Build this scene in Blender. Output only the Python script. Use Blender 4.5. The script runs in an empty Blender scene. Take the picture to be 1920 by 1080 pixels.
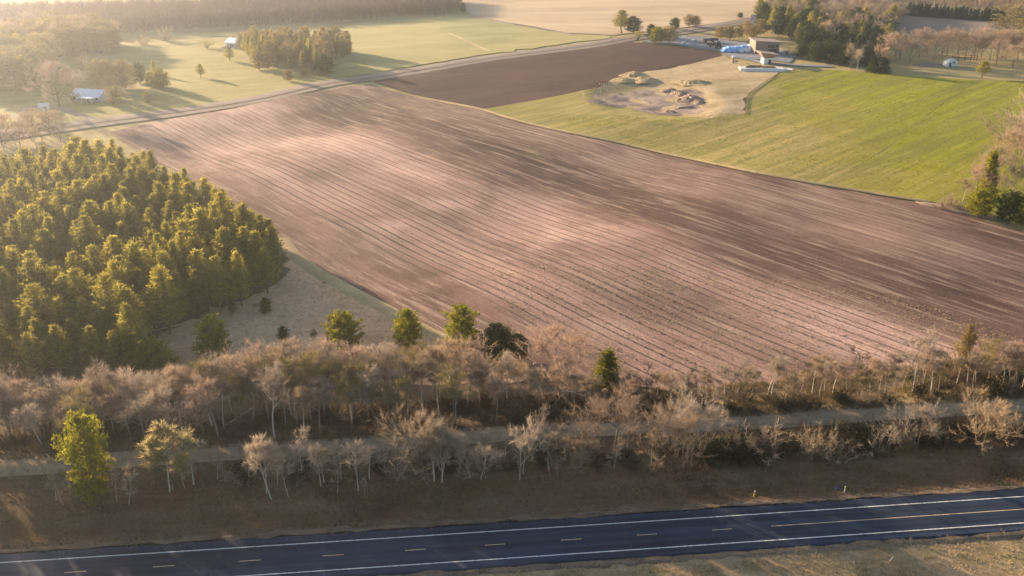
import bpy, math, random
import numpy as np
from mathutils import Vector, Matrix
from mathutils.geometry import delaunay_2d_cdt

random.seed(7)
R = math.radians
sc = bpy.context.scene
col = sc.collection

# ------------------------------------------------------------------ camera
FPX, PITCH, CAMH = 1800.0, R(22.9), 96.0
cam = bpy.data.cameras.new('camera')
cam.sensor_width = 36.0
cam.lens = 36.0 * FPX / 1920.0
cam.clip_start = 1.0
cam.clip_end = 30000.0
cam_ob = bpy.data.objects.new('camera', cam)
cam_ob.location = (0, 0, CAMH)
cam_ob.rotation_euler = (R(90) - PITCH, 0, 0)
col.objects.link(cam_ob)
sc.camera = cam_ob

# ------------------------------------------------------------------ sky and sun
SUN_AZ, SUN_EL = R(-47.0), R(11.0)          # azimuth from +Y towards +X
world = bpy.data.worlds.new('World')
sc.world = world
world.use_nodes = True
wn, wl = world.node_tree.nodes, world.node_tree.links
wn.clear()
sky = wn.new('ShaderNodeTexSky')
sky.sky_type = 'NISHITA'
sky.sun_disc = False
sky.sun_elevation = SUN_EL
sky.sun_rotation = SUN_AZ
sky.altitude = 100.0
sky.air_density = 1.0
sky.dust_density = 1.5
bg = wn.new('ShaderNodeBackground')
bg.inputs['Strength'].default_value = 0.085
wo = wn.new('ShaderNodeOutputWorld')
wl.new(sky.outputs[0], bg.inputs[0])
wl.new(bg.outputs[0], wo.inputs[0])

sun = bpy.data.lights.new('sun', 'SUN')
sun.energy = 5.0
sun.angle = R(0.6)
sun.color = (1.0, 0.77, 0.51)
sun_ob = bpy.data.objects.new('sun', sun)
sdir = Vector((math.sin(SUN_AZ) * math.cos(SUN_EL), math.cos(SUN_AZ) * math.cos(SUN_EL), math.sin(SUN_EL)))
sun_ob.rotation_euler = sdir.to_track_quat('Z', 'Y').to_euler()
sun_ob.location = (-300, 300, 300)
col.objects.link(sun_ob)

sc.view_settings.view_transform = 'Standard'
sc.view_settings.look = 'None'
sc.view_settings.gamma = 1.0
sc.view_settings.use_curve_mapping = False
sc.view_settings.exposure = 1.85
sc.render.engine = 'CYCLES'
cy = sc.cycles
cy.use_denoising = True
cy.max_bounces = 5
cy.diffuse_bounces = 3
cy.transmission_bounces = 3
cy.volume_bounces = 0
cy.sample_clamp_indirect = 4.0
cy.use_adaptive_sampling = True
cy.adaptive_threshold = 0.02

HAZE_D, HAZE_G = 0.00016, 0.80

# ------------------------------------------------------------------ terrain
ROW_AZ = R(140.5)
RU = np.array([math.sin(ROW_AZ), math.cos(ROW_AZ)])
RV = np.array([-RU[1], RU[0]])

def smooth(a, b, t):
    t = np.clip((t - a) / (b - a), 0, 1)
    return t * t * (3 - 2 * t)

def flat(px, py):
    """target pixel -> point on the level z = 0"""
    u = (px - 960) / FPX
    v = (540 - py) / FPX
    dz = -math.sin(PITCH) + v * math.cos(PITCH)
    t = -CAMH / dz
    return np.array([u * t, (math.cos(PITCH) + v * math.sin(PITCH)) * t])

def spline(pts, n):
    """Catmull-Rom through 2-d points, n samples per span"""
    P = [np.array(p, float) for p in pts]
    P = [2 * P[0] - P[1]] + P + [2 * P[-1] - P[-2]]
    out = []
    for i in range(1, len(P) - 2):
        for k in range(n):
            t = k / n
            out.append(0.5 * (2 * P[i] + (P[i + 1] - P[i - 1]) * t + (2 * P[i - 1] - 5 * P[i] + 4 * P[i + 1] - P[i + 2]) * t * t
                              + (3 * P[i] - P[i - 1] - 3 * P[i + 1] + P[i + 2]) * t ** 3))
    out.append(P[-2])
    return np.array(out)

# the road's two edge lines and the old rail trail, as curves on the ground
ROAD_UP = [(-700, 1103), (0, 1060), (480, 1030), (960, 998), (1440, 964.5), (1920, 928), (2600, 872)]
ROAD_LO = [(-700, 1150), (0, 1115), (600, 1080), (960, 1052), (1440, 1017), (1920, 978), (2600, 918)]
TRAIL = [(-600, 905), (0, 876), (250, 858), (450, 845), (640, 834), (850, 818), (1000, 808), (1250, 796), (1400, 790), (1600, 777), (1800, 764), (1920, 756), (2600, 710)]
_t = np.array([flat(*p) for p in TRAIL])
_r = np.array([(flat(*a) + flat(*b)) / 2 for a, b in zip(ROAD_UP, ROAD_LO)])

def trail_y(x):
    return np.interp(x, _t[:, 0], _t[:, 1])

def road_y(x):
    return np.interp(x, _r[:, 0], _r[:, 1])

PIT = flat(1225, 183)

def HZ(x, y):
    """height of the land"""
    x = np.asarray(x, float)
    y = np.asarray(y, float)
    u = x * RU[0] + y * RU[1]
    v = x * RV[0] + y * RV[1]
    fade = smooth(185, 235, y) * (1 - smooth(430, 620, y))
    h = fade * (0.55 * np.sin(u * 0.043 + 0.8 + v * 0.006) + 0.3 * np.sin(u * 0.083 + v * 0.021))
    h = h + 0.9 * np.sin(x * 0.013 + 1.0) * np.sin(y * 0.011) * smooth(300, 500, y)
    # trail bank and roadside ditch
    dt = y - trail_y(x)
    h = h + 1.3 * np.exp(-(dt / 5.0) ** 4)
    dr = y - road_y(x)
    h = h - 1.0 * np.exp(-((dr - 11.5) / 3.2) ** 2) + 0.3 * np.exp(-(dr / 7.0) ** 6)
    # borrow pit
    px, py = (x - PIT[0]), (y - PIT[1])
    rr = np.sqrt((px / 26) ** 2 + (py / 40) ** 2)
    h = h - 2.4 * np.exp(-rr ** 4) + 0.5 * np.exp(-((rr - 1.25) / 0.22) ** 2)
    return h

def at(px, py):
    """target pixel -> point on the land"""
    u = (px - 960) / FPX
    v = (540 - py) / FPX
    dy = math.cos(PITCH) + v * math.sin(PITCH)
    dz = -math.sin(PITCH) + v * math.cos(PITCH)
    z = 0.0
    for _ in range(14):
        t = (z - CAMH) / dz
        z = 0.5 * z + 0.5 * float(HZ(u * t, dy * t))
    t = (z - CAMH) / dz
    return np.array([u * t, dy * t])

def top_height(p, py):
    """height above the ground of a thing standing at p whose top shows at row py"""
    v = (540 - py) / FPX
    z = CAMH + p[1] * (v * math.cos(PITCH) - math.sin(PITCH)) / (math.cos(PITCH) + v * math.sin(PITCH))
    return z - float(HZ(p[0], p[1]))

# ------------------------------------------------------------------ materials
def new_mat(name):
    m = bpy.data.materials.new(name)
    m.use_nodes = True
    m.node_tree.nodes.clear()
    return m, m.node_tree.nodes, m.node_tree.links

def out_of(m, shader):
    o = m.node_tree.nodes.new('ShaderNodeOutputMaterial')
    m.node_tree.links.new(shader, o.inputs['Surface'])
    return o

def ramp(n, l, src, stops):
    r = n.new('ShaderNodeValToRGB')
    e = r.color_ramp.elements
    while len(e) < len(stops):
        e.new(0.5)
    for k, (p, c) in enumerate(stops):
        e[k].position = p
        e[k].color = c if len(c) == 4 else (*c, 1)
    l.new(src, r.inputs[0])
    return r.outputs[0]

def mixc(n, l, a, b, f, mode='MIX'):
    x = n.new('ShaderNodeMix')
    x.data_type = 'RGBA'
    x.blend_type = mode
    for k, s in ((0, f), (6, a), (7, b)):
        if hasattr(s, 'default_value') or hasattr(s, 'is_linked'):
            l.new(s, x.inputs[k])
        elif k == 0:
            x.inputs[0].default_value = s
        else:
            x.inputs[k].default_value = (*s, 1)
    return x.outputs[2]

def noise(n, l, vec, scale, detail=4, rough=0.6, dist=0.0):
    t = n.new('ShaderNodeTexNoise')
    t.inputs['Scale'].default_value = scale
    t.inputs['Detail'].default_value = detail
    t.inputs['Roughness'].default_value = rough
    t.inputs['Distortion'].default_value = dist
    l.new(vec, t.inputs['Vector'])
    return t.outputs['Fac']

def mapped(n, l, az=0.0, scale=(1, 1, 1), loc=(0, 0, 0)):
    tc = n.new('ShaderNodeTexCoord')
    r = n.new('ShaderNodeVectorRotate')
    r.rotation_type = 'Z_AXIS'
    r.inputs['Angle'].default_value = az
    l.new(tc.outputs['Object'], r.inputs['Vector'])
    mp = n.new('ShaderNodeMapping')
    mp.inputs['Scale'].default_value = scale
    mp.inputs['Location'].default_value = loc
    l.new(r.outputs[0], mp.inputs['Vector'])
    return mp.outputs[0]

ROT = math.atan2(RU[0], RU[1])      # turns the row direction onto +Y

def ground(name, cols, patch=0.02, streak=None, fine=0.9, bump=0.25, lo=0.35, hi=0.65, grain=0.35, spots=None):
    """cols: two or three base colours laid in soft patches; streak: (colour, azimuth, across, along, strength)"""
    m, n, l = new_mat(name)
    v0 = mapped(n, l)
    c = ramp(n, l, noise(n, l, v0, patch, 5, 0.62, 0.6), [(lo + (hi - lo) * k / max(1, len(cols) - 1), x) for k, x in enumerate(cols)])
    if streak:
        for (sc_, az, ac, al, st) in streak:
            v1 = mapped(n, l, az, (ac, al, 1), (3.3, 1.7, 0))
            f = ramp(n, l, noise(n, l, v1, 1.0, 4, 0.65, 0.2), [(0.45, (0, 0, 0)), (0.7, (st, st, st))])
            c = mixc(n, l, c, sc_, f)
    if spots:
        for (sc_, s, th) in spots:
            f = ramp(n, l, noise(n, l, v0, s, 3, 0.7), [(th, (0, 0, 0)), (th + 0.1, (0.8, 0.8, 0.8))])
            c = mixc(n, l, c, sc_, f)
    g = noise(n, l, v0, fine, 6, 0.75)
    gr = ramp(n, l, g, [(0.25, (1 - grain,) * 3), (0.75, (1 + grain * 0.6,) * 3)])
    c = mixc(n, l, c, gr, 1.0, 'MULTIPLY')
    b = n.new('ShaderNodeBump')
    b.inputs['Strength'].default_value = bump
    b.inputs['Distance'].default_value = 0.25
    l.new(g, b.inputs['Height'])
    p = n.new('ShaderNodeBsdfPrincipled')
    p.inputs['Roughness'].default_value = 0.95
    p.inputs['Specular IOR Level'].default_value = 0.1
    l.new(c, p.inputs['Base Color'])
    l.new(b.outputs[0], p.inputs['Normal'])
    out_of(m, p.outputs[0])
    return m

def plain(name, c, rough=0.8, var=0.15, scale=1.5, metal=0.0, spec=0.3):
    m, n, l = new_mat(name)
    f = noise(n, l, mapped(n, l), scale, 4, 0.6)
    cc = ramp(n, l, f, [(0.3, tuple(x * (1 - var) for x in c)), (0.7, tuple(x * (1 + var) for x in c))])
    p = n.new('ShaderNodeBsdfPrincipled')
    p.inputs['Roughness'].default_value = rough
    p.inputs['Metallic'].default_value = metal
    p.inputs['Specular IOR Level'].default_value = spec
    l.new(cc, p.inputs['Base Color'])
    out_of(m, p.outputs[0])
    return m

def leafy(name, a, b, translucent=0.4, var=0.25):
    """foliage or twigs: two tones by clump, a shade of its own for each tree, some light through the leaf"""
    m, n, l = new_mat(name)
    tc = n.new('ShaderNodeTexCoord')
    f = noise(n, l, tc.outputs['Object'], 0.9, 3, 0.6)
    c = ramp(n, l, f, [(0.35, a), (0.65, b)])
    oi = n.new('ShaderNodeObjectInfo')
    rr = ramp(n, l, oi.outputs['Random'], [(0.0, (1 - var, 1 - var, 1 - var)), (0.5, (1, 1, 1)), (1.0, (1 + var, 1 + var * 0.8, 1 + var * 0.5))])
    c = mixc(n, l, c, rr, 1.0, 'MULTIPLY')
    d = n.new('ShaderNodeBsdfDiffuse')
    t = n.new('ShaderNodeBsdfTranslucent')
    l.new(c, d.inputs[0])
    l.new(c, t.inputs[0])
    s = n.new('ShaderNodeMixShader')
    s.inputs[0].default_value = translucent
    l.new(d.outputs[0], s.inputs[1])
    l.new(t.outputs[0], s.inputs[2])
    out_of(m, s.outputs[0])
    return m

M = {}
M['bark'] = plain('bark', (0.13, 0.095, 0.07), 0.9, 0.3, 3)
M['pale_bark'] = plain('pale_bark', (0.46, 0.40, 0.34), 0.85, 0.25, 3)
M['needle'] = leafy('needle', (0.14, 0.135, 0.026), (0.38, 0.315, 0.066), 0.52)
M['needle_bright'] = leafy('needle_bright', (0.11, 0.12, 0.014), (0.29, 0.26, 0.026), 0.5)
M['needle_dark'] = leafy('needle_dark', (0.030, 0.045, 0.014), (0.075, 0.085, 0.022), 0.3)
M['golden'] = leafy('golden', (0.20, 0.145, 0.055), (0.30, 0.22, 0.085), 0.4)
M['twig'] = leafy('twig', (0.29, 0.215, 0.145), (0.43, 0.33, 0.23), 0.3)
M['twig_pink'] = leafy('twig_pink', (0.31, 0.215, 0.165), (0.43, 0.32, 0.25), 0.3)
M['twig_grey'] = leafy('twig_grey', (0.33, 0.26, 0.20), (0.46, 0.375, 0.30), 0.3)
M['twig_dark'] = leafy('twig_dark', (0.09, 0.062, 0.042), (0.15, 0.11, 0.07), 0.15)
M['twig_olive'] = leafy('twig_olive', (0.24, 0.19, 0.08), (0.34, 0.27, 0.12), 0.25)

# ------------------------------------------------------------------ object helpers
def link(name, me, parent=None, mat=None):
    o = bpy.data.objects.new(name, me)
    col.objects.link(o)
    if parent is not None:
        o.parent = parent
    if mat is not None and me is not None and not me.materials:
        me.materials.append(mat)
    return o

def tag(o, label=None, cat=None, group=None, kind=None):
    if label:
        o['label'] = label
    if cat:
        o['category'] = cat
    if group:
        o['group'] = group
    if kind:
        o['kind'] = kind
    return o

def empty(name, x, y, rz=0.0, label=None, cat=None, group=None, scale=1.0, dz=0.0):
    o = bpy.data.objects.new(name, None)
    col.objects.link(o)
    o.location = (x, y, float(HZ(x, y)) + dz)
    o.rotation_euler = (0, 0, rz)
    o.scale = scale if hasattr(scale, '__len__') else (scale,) * 3
    o.empty_display_size = 0.3
    return tag(o, label, cat, group)

def mesh_of(name, V, F, mat=None, shade=False):
    me = bpy.data.meshes.new(name)
    me.from_pydata([tuple(map(float, v)) for v in V], [], [tuple(map(int, f)) for f in F])
    if mat is not None:
        me.materials.append(mat)
    if shade:
        me.shade_smooth()
    me.update()
    return me

def tri_mesh(name, V, mat=None):
    """loose triangles: V is (n,3,3)"""
    V = np.asarray(V, np.float32).reshape(-1, 3)
    k = len(V) // 3
    me = bpy.data.meshes.new(name)
    me.vertices.add(len(V))
    me.vertices.foreach_set('co', V.ravel())
    me.loops.add(len(V))
    me.loops.foreach_set('vertex_index', np.arange(len(V), dtype=np.int32))
    me.polygons.add(k)
    me.polygons.foreach_set('loop_start', np.arange(0, len(V), 3, dtype=np.int32))
    me.update(calc_edges=True)
    if mat is not None:
        me.materials.append(mat)
    return me

def inside(P, poly):
    x, y = P[:, 0], P[:, 1]
    c = np.zeros(len(P), bool)
    j = len(poly) - 1
    for i in range(len(poly)):
        xi, yi = poly[i]
        xj, yj = poly[j]
        if yi != yj:
            k = ((yi > y) != (yj > y)) & (x < (xj - xi) * (y - yi) / (yj - yi) + xi)
            c ^= k
        j = i
    return c

def dens(poly, step):
    out = []
    for i in range(len(poly)):
        a, b = np.array(poly[i]), np.array(poly[(i + 1) % len(poly)])
        k = max(1, int(np.hypot(*(b - a)) / step))
        for q in range(k):
            out.append(a + (b - a) * q / k)
    return np.array(out)

def zone(name, poly, mat, cell=6.0, lift=0.0, zfun=None, pts=None, attr=None, kind='structure', wob=0.0, runs=None):
    """a sheet of land inside a polygon of ground points, laid on the terrain"""
    rg = np.random.default_rng(len(name) * 17 + len(poly))
    b = dens([np.array(p) for p in poly], cell)
    if wob:
        b = b + rg.normal(0, wob, b.shape)
    if pts is None:
        lo, hi = b.min(0), b.max(0)
        gx, gy = np.meshgrid(np.arange(lo[0], hi[0], cell), np.arange(lo[1], hi[1], cell))
        pts = np.stack([gx.ravel(), gy.ravel()], 1)
    keep = inside(pts, b)
    edges = []
    if runs:            # pts come in runs of this many: join neighbours of a run
        idx = np.cumsum(keep) - 1 + len(b)
        for i in range(len(pts) - 1):
            if keep[i] and keep[i + 1] and (i + 1) % runs:
                edges.append((int(idx[i]), int(idx[i + 1])))
    pts = pts[keep]
    allp = [Vector((float(p[0]), float(p[1]))) for p in np.vstack([b, pts])]
    v, e, f, *_ = delaunay_2d_cdt(allp, edges, [list(range(len(b)))], 1, 0.02)
    V = np.array([(p.x, p.y) for p in v])
    z = (zfun or HZ)(V[:, 0], V[:, 1]) + lift
    F = [t if (V[t[1]][0] - V[t[0]][0]) * (V[t[2]][1] - V[t[0]][1]) - (V[t[1]][1] - V[t[0]][1]) * (V[t[2]][0] - V[t[0]][0]) > 0 else t[::-1] for t in f]
    me = mesh_of(name, np.column_stack([V, z]), F, mat, True)
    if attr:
        a = me.attributes.new('furrow_dark', 'FLOAT', 'POINT')
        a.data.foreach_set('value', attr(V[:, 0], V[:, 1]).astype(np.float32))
    return tag(link(name, me), kind=kind)

def soft_poly(pts, seed=1, wob=1.8):
    """pixel polygon -> rounded, uneven outline on the ground"""
    q = [at(*p) for p in pts]
    c = spline(q + [q[0]], 6)[:-1]
    r = np.random.default_rng(seed)
    return list(c + r.normal(0, wob, c.shape))

def px_poly(pts):
    return [at(*p) for p in pts]

def ribbon_mesh(name, c, w0, w1, mat, lift=0.0, crown=0.0):
    """a strip along ground curve c from offset w0 to w1"""
    c = np.asarray(c)
    d = np.gradient(c, axis=0)
    d /= np.linalg.norm(d, axis=1)[:, None]
    nn = np.stack([-d[:, 1], d[:, 0]], 1)
    k = 5 if crown else max(2, int(abs(w1 - w0) / 1.5) + 1)
    V, F = [], []
    for i in range(len(c)):
        for j in range(k):
            t = j / (k - 1)
            p = c[i] + nn[i] * (w0 + (w1 - w0) * t)
            V.append((p[0], p[1], float(HZ(*p)) + lift + crown * (1 - (2 * t - 1) ** 2)))
    for i in range(len(c) - 1):
        for j in range(k - 1):
            a = i * k + j
            F.append((a, a + k, a + k + 1, a + 1) if w1 < w0 else (a, a + k, a + k + 1, a + 1)[::-1])
    me = mesh_of(name, V, F, mat, True)
    return me

# ------------------------------------------------------------------ the land
M['meadow'] = ground('meadow', [(0.26, 0.20, 0.09), (0.36, 0.275, 0.125), (0.29, 0.235, 0.095)], 0.012, [((0.40, 0.31, 0.15), R(60), 0.05, 0.01, 0.6)])
M['lawn'] = ground('lawn', [(0.18, 0.165, 0.06), (0.27, 0.225, 0.075), (0.215, 0.185, 0.06)], 0.02, [((0.42, 0.33, 0.12), R(70), 0.08, 0.015, 0.6)], fine=0.6, grain=0.2)
M['pale_green'] = ground('pale_green', [(0.25, 0.24, 0.10), (0.36, 0.30, 0.12), (0.29, 0.255, 0.105)], 0.008, [((0.46, 0.36, 0.17), R(75), 0.04, 0.006, 0.7)], fine=0.5, grain=0.15)
M['far_tan'] = ground('far_tan', [(0.40, 0.29, 0.185), (0.50, 0.37, 0.23), (0.44, 0.31, 0.20)], 0.006, [((0.60, 0.46, 0.29), R(85), 0.03, 0.004, 0.8), ((0.27, 0.18, 0.14), R(80), 0.05, 0.005, 0.5)], fine=0.4, grain=0.12)
M['plough_dark'] = ground('plough_dark', [(0.045, 0.017, 0.016), (0.066, 0.026, 0.023), (0.088, 0.037, 0.030)], 0.018, [((0.028, 0.015, 0.016), R(60), 0.07, 0.012, 0.8), ((0.085, 0.05, 0.042), R(70), 0.2, 0.02, 0.35)], fine=0.5, grain=0.25)
M['sandy'] = ground('sandy', [(0.27, 0.205, 0.095), (0.43, 0.31, 0.18), (0.33, 0.25, 0.125)], 0.03, [((0.55, 0.42, 0.26), R(60), 0.08, 0.03, 0.7)], fine=0.5, grain=0.25)
M['pit'] = ground('pit', [(0.085, 0.058, 0.055), (0.17, 0.12, 0.108), (0.34, 0.25, 0.20)], 0.05, [((0.48, 0.37, 0.30), R(60), 0.06, 0.03, 0.6)], fine=0.6, grain=0.3, lo=0.38, hi=0.62)
M['grey_field'] = ground('grey_field', [(0.20, 0.155, 0.125), (0.25, 0.195, 0.155)], 0.01, None, fine=0.5, grain=0.12)
M['clearing'] = ground('clearing', [(0.50, 0.29, 0.17), (0.62, 0.375, 0.22), (0.54, 0.32, 0.185)], 0.05, [((0.42, 0.33, 0.22), R(20), 0.12, 0.06, 0.6)], fine=1.0, grain=0.3, spots=[((0.17, 0.14, 0.085), 0.12, 0.62)])
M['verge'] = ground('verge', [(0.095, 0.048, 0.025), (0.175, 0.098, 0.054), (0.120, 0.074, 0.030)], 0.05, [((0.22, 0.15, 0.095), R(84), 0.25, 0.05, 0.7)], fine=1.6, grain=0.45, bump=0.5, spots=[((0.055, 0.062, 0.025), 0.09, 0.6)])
M['verge_near'] = ground('verge_near', [(0.17, 0.12, 0.06), (0.33, 0.225, 0.13), (0.15, 0.125, 0.045)], 0.08, [((0.40, 0.31, 0.19), R(84), 0.3, 0.1, 0.6)], fine=1.6, grain=0.45, bump=0.5)  # sunlight on the near verge is painted in by warmer, brighter tones
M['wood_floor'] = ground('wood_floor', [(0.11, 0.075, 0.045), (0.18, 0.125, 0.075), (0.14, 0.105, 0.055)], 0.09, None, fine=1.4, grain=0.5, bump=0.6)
M['scrub'] = ground('scrub', [(0.27, 0.185, 0.095), (0.37, 0.265, 0.145), (0.30, 0.225, 0.105)], 0.06, [((0.42, 0.31, 0.18), R(84), 0.2, 0.06, 0.6)], fine=1.4, grain=0.45, bump=0.5)
M['trail'] = ground('trail', [(0.27, 0.185, 0.115), (0.38, 0.27, 0.175)], 0.15, [((0.25, 0.18, 0.10), R(84.5), 0.9, 0.04, 0.8)], fine=1.5, grain=0.2)
M['gravel'] = ground('gravel', [(0.22, 0.165, 0.14), (0.32, 0.245, 0.20)], 0.05, [((0.21, 0.17, 0.14), R(55), 0.5, 0.03, 0.7)], fine=0.8, grain=0.15)
M['yard'] = ground('yard', [(0.15, 0.155, 0.18), (0.27, 0.27, 0.29)], 0.06, None, fine=0.8, grain=0.2)

# base sheet: everything not farmed separately, out to the horizon
xs = np.concatenate([np.linspace(-9000, -800, 14), np.arange(-760, 760, 8), np.linspace(800, 9000, 14)])
ys = np.concatenate([np.linspace(-3000, 60, 8), np.arange(80, 1100, 8), np.linspace(1150, 14000, 16)])
gx, gy = np.meshgrid(xs, ys)
zz = HZ(gx, gy) - 0.35
zz[(np.abs(gx) < 165) & (gy > 60) & (gy < 172)] -= 1.5
zz[(gx < -1200) | (gx > 1200) | (gy > 1500) | (gy < -50)] = -0.4
nxs = len(xs)
F = []
for j in range(len(ys) - 1):
    for i in range(nxs - 1):
        a = j * nxs + i
        F.append((a, a + 1, a + nxs + 1, a + nxs))
tag(link('ground', mesh_of('ground', np.column_stack([gx.ravel(), gy.ravel(), zz.ravel()]), F, M['meadow'], True)), kind='structure')

# --- the main ploughed field, its furrows modelled along the rows
def soil_material():
    m, n, l = new_mat('ploughed_soil')
    v0 = mapped(n, l)
    c = ramp(n, l, noise(n, l, v0, 0.016, 5, 0.62, 0.8), [(0.33, (0.165, 0.100, 0.080)), (0.45, (0.24, 0.150, 0.117)), (0.58, (0.295, 0.188, 0.147)), (0.7, (0.325, 0.212, 0.168))])
    # broad bands, one per machine width, along the rows
    v1 = mapped(n, l, ROT, (0.055, 0.0035, 1), (1.3, 0, 0))
    f = ramp(n, l, noise(n, l, v1, 1.0, 3, 0.6, 0.2), [(0.38, (0.70, 0.68, 0.66)), (0.62, (1.22, 1.2, 1.17))])
    c = mixc(n, l, c, f, 1.0, 'MULTIPLY')
    f = ramp(n, l, noise(n, l, mapped(n, l, ROT, (0.022, 0.010, 1), (7.7, 3.1, 0)), 1.0, 3, 0.55, 0.6), [(0.40, (0.82, 0.79, 0.79)), (0.60, (1.1, 1.1, 1.1))])
    c = mixc(n, l, c, f, 1.0, 'MULTIPLY')
    v4 = mapped(n, l, ROT)
    sx = n.new('ShaderNodeSeparateXYZ')
    l.new(v4, sx.inputs[0])
    wob = noise(n, l, v0, 0.03, 4, 0.65)
    ad = n.new('ShaderNodeMath')
    ad.operation = 'MULTIPLY_ADD'
    ad.inputs[1].default_value = 26.0
    l.new(wob, ad.inputs[0])
    l.new(sx.outputs[0], ad.inputs[2])
    mr = n.new('ShaderNodeMapRange')
    mr.inputs['From Min'].default_value = -100.0 + 13
    mr.inputs['From Max'].default_value = -310.0 + 13
    l.new(ad.outputs[0], mr.inputs['Value'])
    da, pa = (0.78, 0.71, 0.74), (1.46, 1.47, 1.56)
    f = ramp(n, l, mr.outputs[0], [(0.0, (0.85, 0.75, 0.72)), (0.13, da), (0.185, pa), (0.46, pa), (0.50, da), (0.54, (0.46, 0.42, 0.43)), (0.645, (0.44, 0.40, 0.41)), (0.69, (0.92, 0.92, 0.95)), (0.80, (0.92, 0.92, 0.95)), (0.85, (0.62, 0.58, 0.60)), (1.0, (0.62, 0.58, 0.60))])
    c = mixc(n, l, c, f, 1.0, 'MULTIPLY')
    # straw and clod streaks
    v2 = mapped(n, l, ROT, (0.55, 0.03, 1), (0.2, 0, 0))
    f = ramp(n, l, noise(n, l, v2, 1.0, 5, 0.7, 0.3), [(0.50, (0, 0, 0)), (0.66, (0.7, 0.7, 0.7))])
    c = mixc(n, l, c, (0.46, 0.32, 0.235), f)
    v3 = mapped(n, l, ROT, (0.8, 0.06, 1), (5.2, 2, 0))
    f = ramp(n, l, noise(n, l, v3, 1.0, 5, 0.7, 0.3), [(0.5, (0, 0, 0)), (0.72, (0.6, 0.6, 0.6))])
    c = mixc(n, l, c, (0.13, 0.085, 0.062), f)
    # green weeds in a few wet hollows
    f = ramp(n, l, noise(n, l, v0, 0.022, 4, 0.6, 0.5), [(0.62, (0, 0, 0)), (0.74, (0.45, 0.45, 0.45))])
    c = mixc(n, l, c, (0.20, 0.17, 0.075), f)
    # darker soil in the bottom of each furrow
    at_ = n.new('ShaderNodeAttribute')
    at_.attribute_name = 'furrow_dark'
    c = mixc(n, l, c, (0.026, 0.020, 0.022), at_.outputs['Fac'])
    g = noise(n, l, v0, 1.6, 8, 0.85)
    gr = ramp(n, l, g, [(0.3, (0.6,) * 3), (0.7, (1.32,) * 3)])
    c = mixc(n, l, c, gr, 1.0, 'MULTIPLY')
    b = n.new('ShaderNodeBump')
    b.inputs['Strength'].default_value = 0.35
    b.inputs['Distance'].default_value = 0.25
    l.new(g, b.inputs['Height'])
    p = n.new('ShaderNodeBsdfPrincipled')
    p.inputs['Roughness'].default_value = 0.95
    p.inputs['Specular IOR Level'].default_value = 0.1
    l.new(c, p.inputs['Base Color'])
    l.new(b.outputs[0], p.inputs['Normal'])
    out_of(m, p.outputs[0])
    return m

M['soil'] = soil_material()
STEP = 0.75
rs = np.random.default_rng(3)
lines = {}          # furrow index (in STEP units) -> strength
vv = 135.0
while vv < 296:
    if vv < 204:
        s, d = rs.uniform(0.75, 1.0), rs.uniform(2.7, 3.3)
    elif vv < 240:
        s, d = (rs.uniform(0.1, 0.45) if rs.random() < 0.5 else 0), 3.0
    elif vv < 274:
        s, d = rs.uniform(0.5, 0.9), rs.uniform(2.8, 3.8)
    else:
        s, d = (rs.uniform(0.1, 0.4) if rs.random() < 0.4 else 0), 3.4
    lines[int(round(vv / STEP))] = s
    vv += d

def wander(u, v):
    return 0.8 * np.sin(u * 0.017 + 0.4) + 0.25 * np.sin(u * 0.057)

_ln = np.zeros(600)
for k_, s_ in lines.items():
    _ln[k_] = s_
_rid = rs.uniform(-0.05, 0.05, 600)

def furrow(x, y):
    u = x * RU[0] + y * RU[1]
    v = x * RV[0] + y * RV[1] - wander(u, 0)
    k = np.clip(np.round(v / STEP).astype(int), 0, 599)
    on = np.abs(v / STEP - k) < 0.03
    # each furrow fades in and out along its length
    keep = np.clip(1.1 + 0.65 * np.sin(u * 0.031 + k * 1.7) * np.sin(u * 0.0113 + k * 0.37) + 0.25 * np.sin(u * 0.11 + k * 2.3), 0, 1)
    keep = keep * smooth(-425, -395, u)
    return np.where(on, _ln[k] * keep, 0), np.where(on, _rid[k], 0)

def field_z(x, y):
    s, r = furrow(x, y)
    return HZ(x, y) - 0.22 * s + r

FIELD = [(205, 248), (300, 226), (430, 205), (560, 178), (640, 163), (690, 158), (760, 177), (830, 192), (905, 208), (960, 226), (1070, 252), (1180, 275), (1290, 300), (1400, 323),
         (1500, 342), (1600, 359), (1690, 375), (1745, 386), (1800, 400), (1860, 418), (1960, 446), (2300, 540), (2700, 700), (1950, 640), (1700, 690), (1450, 722), (1250, 730), (1120, 715), (1000, 690), (900, 665),
         (850, 640), (780, 605), (720, 573), (640, 532), (590, 505), (556, 478), (535, 450), (500, 420), (440, 388), (380, 350), (320, 315), (260, 285)]
fp = px_poly(FIELD)
uu = np.arange(-440, 60, 5.0)
vv = np.arange(int(100 / STEP), int(330 / STEP)) * STEP
vv = np.sort(np.concatenate([vv, [k_ * STEP - 0.40 for k_ in lines if lines[k_] > 0], [k_ * STEP + 0.40 for k_ in lines if lines[k_] > 0]]))
U, Vg = np.meshgrid(uu, vv)
Vw = Vg + wander(U, 0)
pts = np.stack([(U * RU[0] + Vw * RV[0]).ravel(), (U * RU[1] + Vw * RV[1]).ravel()], 1)
zone('ploughed_field', fp, M['soil'], 2.5, 0.0, field_z, pts, lambda x, y: furrow(x, y)[0], runs=len(uu))

# --- other fields and grounds
BORDER = [(905, 205), (960, 223), (1070, 249), (1180, 272), (1290, 297), (1400, 320), (1500, 339), (1600, 356), (1690, 371), (1745, 379)]

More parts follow.
